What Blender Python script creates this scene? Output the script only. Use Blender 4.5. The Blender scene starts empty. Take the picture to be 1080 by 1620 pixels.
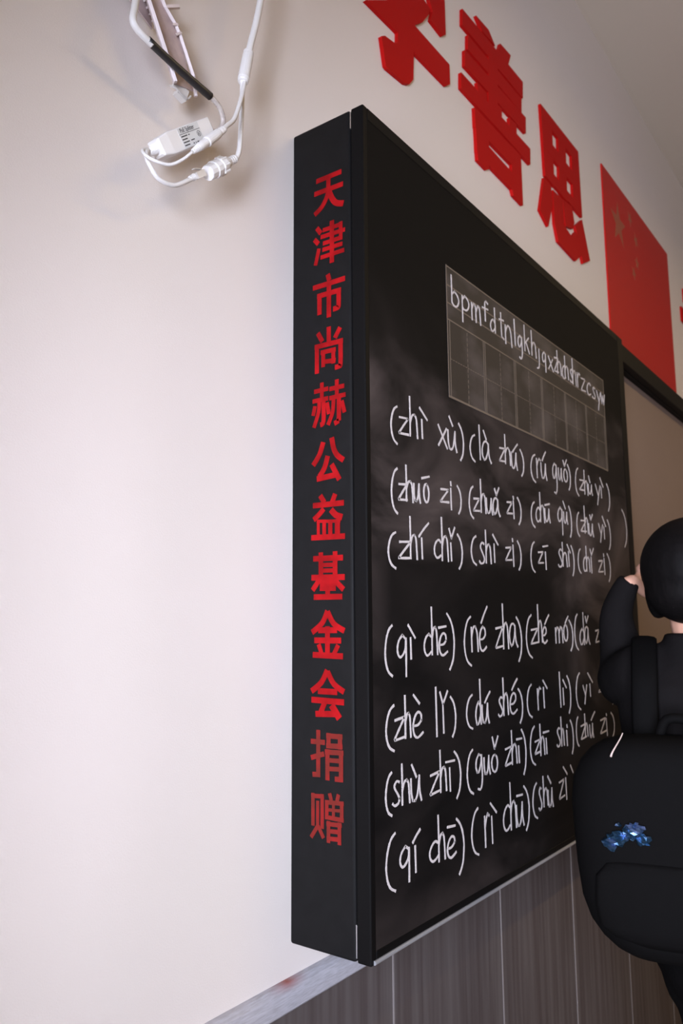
import bpy, bmesh, math, random
from mathutils import Vector, Matrix

random.seed(7)
SC = bpy.context.scene
COL = SC.collection
PI = math.pi

# ------------------------------------------------------------------ camera
cam_data = bpy.data.cameras.new('camera')
cam = bpy.data.objects.new('camera', cam_data)
COL.objects.link(cam)
R_, D_, F_ = (Vector((0.59583949, -0.80308505, -0.00544969)), Vector((0.11297185, 0.09053258, -0.98946511)),
              Vector((0.79511802, 0.58894673, 0.14466889)))
m3 = Matrix((R_, -D_, -F_)).transposed()
cam.matrix_world = Matrix.Translation((-0.96044, -0.8120, 1.41326)) @ m3.to_4x4()
cam_data.sensor_fit = 'HORIZONTAL'
cam_data.sensor_width = 36.0
cam_data.lens = 1251.829 / 1080 * 36.0
cam_data.clip_start = 0.02
cam_data.dof.use_dof = True
cam_data.dof.focus_distance = 1.10
cam_data.dof.aperture_fstop = 11.0
SC.camera = cam

# ------------------------------------------------------------------ light and exposure
SC.view_settings.view_transform = 'Standard'
SC.view_settings.look = 'None'
SC.view_settings.gamma = 1.0
SC.view_settings.use_curve_mapping = False
SC.view_settings.exposure = 0.0

world = bpy.data.worlds.new('world')
SC.world = world
world.use_nodes = True
wn = world.node_tree.nodes['Background']
wn.inputs[0].default_value = (0.72, 0.82, 1.0, 1)
wn.inputs[1].default_value = 1.0


def area(name, loc, rot, sx, sy, power, color):
    l = bpy.data.lights.new(name, 'AREA')
    l.shape = 'RECTANGLE'
    l.size, l.size_y, l.energy, l.color = sx, sy, power, color
    o = bpy.data.objects.new(name, l)
    o.location, o.rotation_euler = loc, rot
    COL.objects.link(o)
    return o


ROOM = dict(x0=-1.5, x1=6.5, y0=0.0, y1=-6.2, z1=3.575)
# windows in the left wall: (y near the blackboard wall, y far, sill, head)
WINDOWS = [(-0.62, -1.78, 0.80, 1.98), (-3.0, -4.6, 0.85, 2.4)]
area('daylight', (ROOM['x0'] - 0.30, -1.20, 1.42), (0, -PI / 2, 0), 1.1, 1.1, 217, (0.80, 0.825, 1.0))
area('daylight_far', (ROOM['x0'] - 0.40, -3.80, 1.62), (0, -PI / 2, 0), 1.5, 1.6, 30, (1.0, 0.80, 0.58))  # warm fill added outside the unseen second window


# ------------------------------------------------------------------ materials
def mat(name, color=(0.5, 0.5, 0.5), rough=0.6, metal=0.0, spec=0.5, noise=None, bump=None):
    """noise = (scale, colour2, stretch xyz, low, high); bump = (scale, strength, distance)"""
    m = bpy.data.materials.new(name)
    m.use_nodes = True
    nt = m.node_tree
    b = nt.nodes['Principled BSDF']
    b.inputs['Base Color'].default_value = (*color, 1)
    b.inputs['Roughness'].default_value = rough
    b.inputs['Metallic'].default_value = metal
    b.inputs['Specular IOR Level'].default_value = spec
    tc = nt.nodes.new('ShaderNodeTexCoord')
    if noise:
        sc, c2, st, lo, hi = noise
        mp = nt.nodes.new('ShaderNodeMapping')
        mp.inputs['Scale'].default_value = st
        nt.links.new(tc.outputs['Object'], mp.inputs['Vector'])
        n = nt.nodes.new('ShaderNodeTexNoise')
        n.inputs['Scale'].default_value = sc
        n.inputs['Detail'].default_value = 5
        nt.links.new(mp.outputs[0], n.inputs['Vector'])
        r = nt.nodes.new('ShaderNodeValToRGB')
        r.color_ramp.elements[0].position, r.color_ramp.elements[1].position = lo, hi
        r.color_ramp.elements[0].color, r.color_ramp.elements[1].color = (*color, 1), (*c2, 1)
        nt.links.new(n.outputs['Fac'], r.inputs[0])
        nt.links.new(r.outputs[0], b.inputs['Base Color'])
    if bump:
        n2 = nt.nodes.new('ShaderNodeTexNoise')
        n2.inputs['Scale'].default_value = bump[0]
        n2.inputs['Detail'].default_value = 4
        nt.links.new(tc.outputs['Object'], n2.inputs['Vector'])
        bp = nt.nodes.new('ShaderNodeBump')
        bp.inputs['Strength'].default_value, bp.inputs['Distance'].default_value = bump[1], bump[2]
        nt.links.new(n2.outputs['Fac'], bp.inputs['Height'])
        nt.links.new(bp.outputs[0], b.inputs['Normal'])
    return m


def glass_mat():
    m = bpy.data.materials.new('window_glass')
    m.use_nodes = True
    nt = m.node_tree
    nt.nodes.clear()
    out = nt.nodes.new('ShaderNodeOutputMaterial')
    mx = nt.nodes.new('ShaderNodeMixShader')
    t = nt.nodes.new('ShaderNodeBsdfTransparent')
    t.inputs[0].default_value = (0.96, 0.98, 0.98, 1)
    g = nt.nodes.new('ShaderNodeBsdfGlossy')
    g.inputs['Roughness'].default_value = 0.02
    lw = nt.nodes.new('ShaderNodeFresnel')
    lw.inputs['IOR'].default_value = 1.45
    nt.links.new(lw.outputs[0], mx.inputs[0])
    nt.links.new(t.outputs[0], mx.inputs[1])
    nt.links.new(g.outputs[0], mx.inputs[2])
    nt.links.new(mx.outputs[0], out.inputs[0])
    return m


M = {}
M['paint'] = mat('wall_paint', (0.755, 0.690, 0.640), 0.6, noise=(1.3, (0.78, 0.70, 0.665), (1, 1, 1), 0.35, 0.65), bump=(420, 0.12, 0.002))
M['ceiling'] = mat('ceiling_paint', (0.58, 0.50, 0.41), 0.8, bump=(200, 0.1, 0.002))
M['far_paint'] = mat('cream_wall_paint', (0.52, 0.41, 0.30), 0.7, noise=(1.3, (0.56, 0.44, 0.32), (1, 1, 1), 0.35, 0.65))
M['floor'] = mat('floor_stone', (0.24, 0.17, 0.12), 0.4, noise=(6, (0.18, 0.13, 0.10), (1, 1, 1), 0.3, 0.7))
M['wainscot'] = mat('wainscot_laminate', (0.076, 0.059, 0.056), 0.6, spec=0.25, noise=(7, (0.116, 0.098, 0.094), (9, 9, 0.35), 0.35, 0.68))
M['seam'] = mat('wainscot_seam', (0.27, 0.24, 0.235), 0.5)
M['white'] = mat('white_plastic', (0.80, 0.78, 0.77), 0.4)
M['frame_white'] = mat('window_frame_white', (0.75, 0.75, 0.75), 0.4)
M['glass'] = glass_mat()
M['black'] = mat('black_painted_metal', (0.0055, 0.0052, 0.0053), 0.5, spec=0.12, noise=(40, (0.0072, 0.0068, 0.007), (1, 1, 1), 0.3, 0.7))
M['black_edge'] = mat('black_anodised_edge', (0.0042, 0.0038, 0.0038), 0.5, spec=0.07)
M['alu'] = mat('bright_aluminium', (0.70, 0.70, 0.72), 0.3, metal=1.0)  # for the slips that stand in for light in the joint
M['lip_alu'] = mat('brushed_aluminium_lip', (0.50, 0.50, 0.52), 0.36, metal=0.6)
M['panel'] = mat('grey_brown_panel', (0.22, 0.155, 0.125), 0.5, spec=0.3, noise=(2.0, (0.24, 0.175, 0.14), (1, 1, 1), 0.3, 0.7))
M['red'] = mat('red_acrylic', (0.43, 0.006, 0.005), 0.6, spec=0.08)
M['red_film'] = mat('red_vinyl_film', (0.18, 0.004, 0.005), 0.5, spec=0.05, noise=(24, (0.32, 0.006, 0.008), (1, 1, 1), 0.35, 0.65))
M['red_worn'] = mat('worn_red_vinyl_film', (0.125, 0.014, 0.010), 0.55, spec=0.12, noise=(40, (0.20, 0.010, 0.009), (1, 1, 1), 0.40, 0.66))
M['flag'] = mat('flag_red', (0.50, 0.008, 0.006), 0.45, spec=0.22)
M['star'] = mat('faded_star', (0.36, 0.07, 0.03), 0.5)
M['chalk'] = mat('white_chalk', (0.39, 0.355, 0.35), 0.95, spec=0.1, noise=(700, (0.62, 0.565, 0.555), (1, 1, 1), 0.35, 0.6))
M['grid_film'] = mat('grid_film', (0.021, 0.0165, 0.0155), 0.6, spec=0.35, noise=(9, (0.066, 0.054, 0.052), (1, 1, 1.6), 0.45, 0.72))
M['grid_line'] = mat('grid_line', (0.15, 0.115, 0.085), 0.8, spec=0.2)
M['trunk'] = mat('ivory_trunking', (0.78, 0.69, 0.70), 0.45)
M['trunk_dirty'] = mat('dusty_trunking', (0.52, 0.40, 0.38), 0.6, noise=(60, (0.40, 0.31, 0.30), (1, 1, 1), 0.3, 0.7))
M['tape'] = mat('black_heat_shrink', (0.022, 0.020, 0.020), 0.38)
M['grey_cable'] = mat('grey_inner_cable', (0.42, 0.36, 0.33), 0.5, noise=(120, (0.60, 0.54, 0.50), (1, 1, 1), 0.4, 0.6))
M['clear'] = mat('clear_plug', (0.62, 0.58, 0.55), 0.2)
M['ink'] = mat('label_ink', (0.05, 0.05, 0.055), 0.6)
M['label'] = mat('grey_label', (0.66, 0.66, 0.655), 0.5)
M['coat'] = mat('black_coat', (0.0066, 0.0056, 0.0057), 0.85, spec=0.05, bump=(60, 0.3, 0.004))
M['trouser'] = mat('black_trousers', (0.0026, 0.0023, 0.0024), 0.9, spec=0.05, bump=(90, 0.4, 0.004))
M['hair'] = mat('black_hair', (0.003, 0.0025, 0.0025), 0.6, spec=0.08, noise=(60, (0.0045, 0.0035, 0.0035), (6, 6, 0.6), 0.4, 0.6))
M['skin'] = mat('skin', (0.50, 0.27, 0.19), 0.5, spec=0.3)
M['eye'] = mat('eye_white', (0.7, 0.68, 0.65), 0.2)
M['iris'] = mat('dark_iris', (0.02, 0.012, 0.01), 0.2)
M['lip'] = mat('lips', (0.42, 0.16, 0.14), 0.45)
M['bag'] = mat('black_bag_nylon', (0.0022, 0.0019, 0.0019), 0.8, spec=0.06, bump=(300, 0.2, 0.001))
M['foil'] = mat('blue_foil', (0.035, 0.085, 0.15), 0.26, metal=0.85, noise=(45, (0.16, 0.22, 0.42), (1, 1, 1), 0.50, 0.68))
M['pull'] = mat('pale_cord', (0.45, 0.35, 0.31), 0.5)
M['shoe'] = mat('black_shoe', (0.01, 0.01, 0.01), 0.5)
M['sole'] = mat('shoe_sole', (0.25, 0.24, 0.23), 0.7)


def board_mat():
    """dark chalkboard enamel with wiped chalk dust over the written area"""
    m = mat('chalkboard_enamel', (0.0042, 0.0038, 0.0038), 0.65, spec=0.06)
    nt = m.node_tree
    b = nt.nodes['Principled BSDF']
    tc = nt.nodes.new('ShaderNodeTexCoord')
    mp = nt.nodes.new('ShaderNodeMapping')
    mp.inputs['Rotation'].default_value = (0, 0.35, 0)
    mp.inputs['Scale'].default_value = (1.5, 1, 3.6)
    nt.links.new(tc.outputs['Object'], mp.inputs['Vector'])
    n = nt.nodes.new('ShaderNodeTexNoise')
    n.inputs['Scale'].default_value = 1.7
    n.inputs['Detail'].default_value = 6
    n.inputs['Distortion'].default_value = 0.9
    nt.links.new(mp.outputs[0], n.inputs['Vector'])
    r = nt.nodes.new('ShaderNodeValToRGB')
    r.color_ramp.elements[0].position, r.color_ramp.elements[1].position = 0.42, 0.70
    nt.links.new(n.outputs['Fac'], r.inputs[0])
    # where the duster has been: over the upper rows, and low down only towards the right
    sx = nt.nodes.new('ShaderNodeSeparateXYZ')
    # edges of the wiped areas wander with the noise
    wob = nt.nodes.new('ShaderNodeVectorMath'); wob.operation = 'MULTIPLY_ADD'
    nt.links.new(n.outputs['Color'], wob.inputs[0]); wob.inputs[1].default_value = (0.22, 0, 0.16)
    nt.links.new(tc.outputs['Object'], wob.inputs[2])
    nt.links.new(wob.outputs[0], sx.inputs[0])

    def ramp(sock, a, b):
        q = nt.nodes.new('ShaderNodeMapRange'); q.interpolation_type = 'SMOOTHSTEP'
        q.inputs['From Min'].default_value, q.inputs['From Max'].default_value = a, b
        nt.links.new(sock, q.inputs['Value'])
        return q.outputs[0]

    def op(kind, a, b):
        q = nt.nodes.new('ShaderNodeMath'); q.operation = kind
        for k_, v_ in enumerate((a, b)):
            if isinstance(v_, (int, float)):
                q.inputs[k_].default_value = v_
            else:
                nt.links.new(v_, q.inputs[k_])
        return q.outputs[0]
    X_, Z_ = sx.outputs['X'], sx.outputs['Z']
    upper = op('SUBTRACT', ramp(Z_, 1.575, 1.67), ramp(Z_, 1.86, 1.98))
    right = op('MULTIPLY', op('MULTIPLY', ramp(X_, 0.72, 1.05), ramp(Z_, 1.27, 1.40)), op('SUBTRACT', 1.0, ramp(Z_, 1.95, 2.1)))
    margin = op('MULTIPLY', op('SUBTRACT', 1.0, ramp(X_, 0.13, 0.20)), op('MULTIPLY', op('MULTIPLY', ramp(Z_, 1.2, 1.5), op('SUBTRACT', 1.0, ramp(Z_, 1.86, 1.98))), 0.55))
    foot = op('MULTIPLY', op('SUBTRACT', 1.0, ramp(Z_, 1.07, 1.15)), 0.35)
    base = op('MAXIMUM', op('MAXIMUM', upper, op('MULTIPLY', right, 0.9)), op('MAXIMUM', margin, foot))
    base = op('MAXIMUM', base, op('MULTIPLY', op('SUBTRACT', 1.0, ramp(Z_, 1.9, 2.1)), 0.12))
    ra = nt.nodes.new('ShaderNodeMath'); ra.operation = 'MULTIPLY_ADD'
    nt.links.new(r.outputs[0], ra.inputs[0]); ra.inputs[1].default_value = 0.85; ra.inputs[2].default_value = 0.12
    k = nt.nodes.new('ShaderNodeMath'); k.operation = 'MULTIPLY'
    nt.links.new(base, k.inputs[0]); nt.links.new(ra.outputs[0], k.inputs[1])
    mx = nt.nodes.new('ShaderNodeMix'); mx.data_type = 'RGBA'
    nt.links.new(k.outputs[0], mx.inputs[0])
    mx.inputs[6].default_value = (0.0042, 0.0038, 0.0038, 1)
    mx.inputs[7].default_value = (0.088, 0.068, 0.063, 1)
    nt.links.new(mx.outputs[2], b.inputs['Base Color'])
    return m


def ledge_mat():
    """worn pale ledge with one brown-red stain near the board's lower corner"""
    m = mat('pale_ledge', (0.36, 0.345, 0.37), 0.5, noise=(160, (0.46, 0.45, 0.49), (0.3, 1, 3), 0.35, 0.65))
    nt = m.node_tree
    b = nt.nodes['Principled BSDF']
    src = b.inputs['Base Color'].links[0].from_socket
    tc = nt.nodes.new('ShaderNodeTexCoord')
    mp = nt.nodes.new('ShaderNodeMapping')
    mp.inputs['Location'].default_value = (-0.012 * -1 * 18, 0, -0.903 * 75)
    mp.inputs['Scale'].default_value = (18, 0, 75)
    nt.links.new(tc.outputs['Object'], mp.inputs['Vector'])
    g = nt.nodes.new('ShaderNodeTexGradient'); g.gradient_type = 'QUADRATIC_SPHERE'
    nt.links.new(mp.outputs[0], g.inputs['Vector'])
    mx = nt.nodes.new('ShaderNodeMix'); mx.data_type = 'RGBA'
    nt.links.new(g.outputs['Fac'], mx.inputs[0])
    nt.links.new(src, mx.inputs[6])
    mx.inputs[7].default_value = (0.30, 0.07, 0.05, 1)
    nt.links.new(mx.outputs[2], b.inputs['Base Color'])
    return m


M['tube_glow'] = mat('lit_tube', (0.9, 0.85, 0.78), 0.4)  # glow of the added warm fill lamps
M['tube_glow'].node_tree.nodes['Principled BSDF'].inputs['Emission Color'].default_value = (1.0, 0.78, 0.56, 1)
M['tube_glow'].node_tree.nodes['Principled BSDF'].inputs['Emission Strength'].default_value = 3.0
M['board'] = board_mat()
M['ledge'] = ledge_mat()


# ------------------------------------------------------------------ helpers
def obj(name, bm, material, parent=None, smooth=False, recalc=True):
    me = bpy.data.meshes.new(name)
    if recalc:
        bmesh.ops.recalc_face_normals(bm, faces=bm.faces)
    bm.to_mesh(me)
    bm.free()
    o = bpy.data.objects.new(name, me)
    for mm in (material if isinstance(material, (list, tuple)) else [material]):
        me.materials.append(mm)
    COL.objects.link(o)
    if parent is not None:
        o.parent = parent
        o.matrix_parent_inverse = world_of(parent).inverted()
    if smooth:
        for p in me.polygons:
            p.use_smooth = True
    return o


def world_of(o):
    mw = Matrix.LocRotScale(o.location, o.rotation_euler, o.scale)
    if o.parent is not None:
        return world_of(o.parent) @ o.matrix_parent_inverse @ mw
    return mw


def tag(o, label=None, cat=None, group=None, kind=None):
    for k, v in (('label', label), ('category', cat), ('group', group), ('kind', kind)):
        if v:
            o[k] = v
    return o


def thing(name, loc, label, cat, group=None):
    o = bpy.data.objects.new(name, None)
    o.empty_display_size = 0.05
    o.location = loc
    COL.objects.link(o)
    return tag(o, label, cat, group)


def box(bm, x0, x1, y0, y1, z0, z1, bevel=0.0):
    r = bmesh.ops.create_cube(bm, size=1.0)
    vs = r['verts']
    for v in vs:
        v.co = Vector(((x0 + x1) / 2 + v.co.x * (x1 - x0), (y0 + y1) / 2 + v.co.y * (y1 - y0), (z0 + z1) / 2 + v.co.z * (z1 - z0)))
    if bevel:
        es = list({e for v in vs for e in v.link_edges})
        bmesh.ops.bevel(bm, geom=es, offset=bevel, segments=3, profile=0.5, affect='EDGES')
    return bm


def BM():
    return bmesh.new()


def boxes(*bs, bevel=0.0):
    bm = BM()
    for b in bs:
        box(bm, *b, bevel=bevel)
    return bm


def catmull(pts, n=4):
    if len(pts) < 3:
        return [Vector(p) for p in pts]
    P = [Vector(p) for p in pts]
    out = []
    for i in range(len(P) - 1):
        p0, p1, p2, p3 = P[max(i - 1, 0)], P[i], P[i + 1], P[min(i + 2, len(P) - 1)]
        for k in range(n):
            t = k / n
            out.append(0.5 * ((2 * p1) + (p2 - p0) * t + (2 * p0 - 5 * p1 + 4 * p2 - p3) * t * t + (3 * p1 - p0 - 3 * p2 + p3) * t ** 3))
    out.append(P[-1])
    return out


def tube(bm, pts, radii, seg=12, smooth=4, caps=True):
    n0 = len(pts)
    if not isinstance(radii, (list, tuple)):
        radii = [radii] * n0
    if smooth > 1 and n0 > 2:
        P = catmull(pts, smooth)
        R = []
        for i in range(n0 - 1):
            for k in range(smooth):
                t = k / smooth
                R.append(radii[i] * (1 - t) + radii[i + 1] * t)
        R.append(radii[-1])
    else:
        P, R = [Vector(p) for p in pts], list(radii)
    up = None
    rings = []
    for i, p in enumerate(P):
        d = (P[min(i + 1, len(P) - 1)] - P[max(i - 1, 0)])
        d = d.normalized() if d.length > 1e-9 else Vector((0, 0, 1))
        if up is None:
            up = d.orthogonal().normalized()
        else:
            up = up - d * up.dot(d)
            up = up.normalized() if up.length > 1e-6 else d.orthogonal().normalized()
        s = d.cross(up)
        rings.append([bm.verts.new(p + (up * math.cos(a) + s * math.sin(a)) * R[i]) for a in [2 * PI * k / seg for k in range(seg)]])
    for a, b in zip(rings, rings[1:]):
        for k in range(seg):
            bm.faces.new((a[k], a[(k + 1) % seg], b[(k + 1) % seg], b[k]))
    if caps:
        bm.faces.new(rings[0][::-1])
        bm.faces.new(rings[-1])
    return bm


def loft(bm, rings):
    vs = [[bm.verts.new(p) for p in r] for r in rings]
    n = len(vs[0])
    for a, b in zip(vs, vs[1:]):
        for k in range(n):
            bm.faces.new((a[k], a[(k + 1) % n], b[(k + 1) % n], b[k]))
    bm.faces.new(vs[0][::-1])
    bm.faces.new(vs[-1])
    return bm


def split_corners(pts, limit=62):
    runs, cur = [], [pts[0]]
    for i in range(1, len(pts)):
        cur.append(pts[i])
        if i < len(pts) - 1:
            a = Vector(pts[i]) - Vector(pts[i - 1]); b = Vector(pts[i + 1]) - Vector(pts[i])
            if a.length > 0 and b.length > 0 and math.degrees(a.angle(b)) > limit:
                runs.append(cur); cur = [pts[i]]
    runs.append(cur)
    return runs


def ribbon(bm, pts, width, put, h0, h1, smooth=3, jitter=0.0, ext=0.0):
    """a stroke of the given width: put(a, b, h) maps plane coordinates and height to a point"""
    for run in split_corners(pts):
        P = catmull(run, smooth) if len(run) > 2 else [Vector(q) for q in run]
        P = [Vector((q[0], q[1])) for q in P]
        if ext and len(P) > 1:
            P[0] = P[0] - (P[1] - P[0]).normalized() * ext
            P[-1] = P[-1] + (P[-1] - P[-2]).normalized() * ext
        L, Rr = [], []
        for i, q in enumerate(P):
            d = P[min(i + 1, len(P) - 1)] - P[max(i - 1, 0)]
            if d.length < 1e-9:
                d = Vector((0, 1))
            d.normalize()
            nrm = Vector((-d.y, d.x))
            w = width / 2 * (1 + random.uniform(-jitter, jitter))
            L.append(q + nrm * w); Rr.append(q - nrm * w)
        top = [(bm.verts.new(put(a.x, a.y, h1)), bm.verts.new(put(b.x, b.y, h1))) for a, b in zip(L, Rr)]
        bot = [(bm.verts.new(put(a.x, a.y, h0)), bm.verts.new(put(b.x, b.y, h0))) for a, b in zip(L, Rr)]
        for i in range(len(P) - 1):
            bm.faces.new((top[i][0], top[i][1], top[i + 1][1], top[i + 1][0]))
            bm.faces.new((top[i][0], top[i + 1][0], bot[i + 1][0], bot[i][0]))
            bm.faces.new((top[i][1], bot[i][1], bot[i + 1][1], top[i + 1][1]))
            bm.faces.new((bot[i][0], bot[i + 1][0], bot[i + 1][1], bot[i][1]))
        for i in (0, len(P) - 1):
            bm.faces.new((top[i][0], bot[i][0], bot[i][1], top[i][1]))


def prism(bm, poly, put, h0, h1):
    """a solid piece with the given outline"""
    a = [bm.verts.new(put(x, y, h0)) for x, y in poly]
    b = [bm.verts.new(put(x, y, h1)) for x, y in poly]
    n = len(poly)
    bm.faces.new(a)
    bm.faces.new(b[::-1])
    for i in range(n):
        bm.faces.new((a[i], b[i], b[(i + 1) % n], a[(i + 1) % n]))


def remesh(o, voxel, smooth_it=6):
    md = o.modifiers.new('remesh', 'REMESH')
    md.mode = 'VOXEL'
    md.voxel_size = voxel
    s = o.modifiers.new('smooth', 'SMOOTH')
    s.iterations = smooth_it
    s.factor = 0.5
    bpy.context.view_layer.update()
    me = bpy.data.meshes.new_from_object(o.evaluated_get(bpy.context.evaluated_depsgraph_get()))
    o.modifiers.clear()
    old = o.data
    mats = [m for m in old.materials]
    o.data = me
    me.name = o.name
    if not me.materials:
        for m in mats:
            me.materials.append(m)
    for p in me.polygons:
        p.use_smooth = True
    return o


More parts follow.
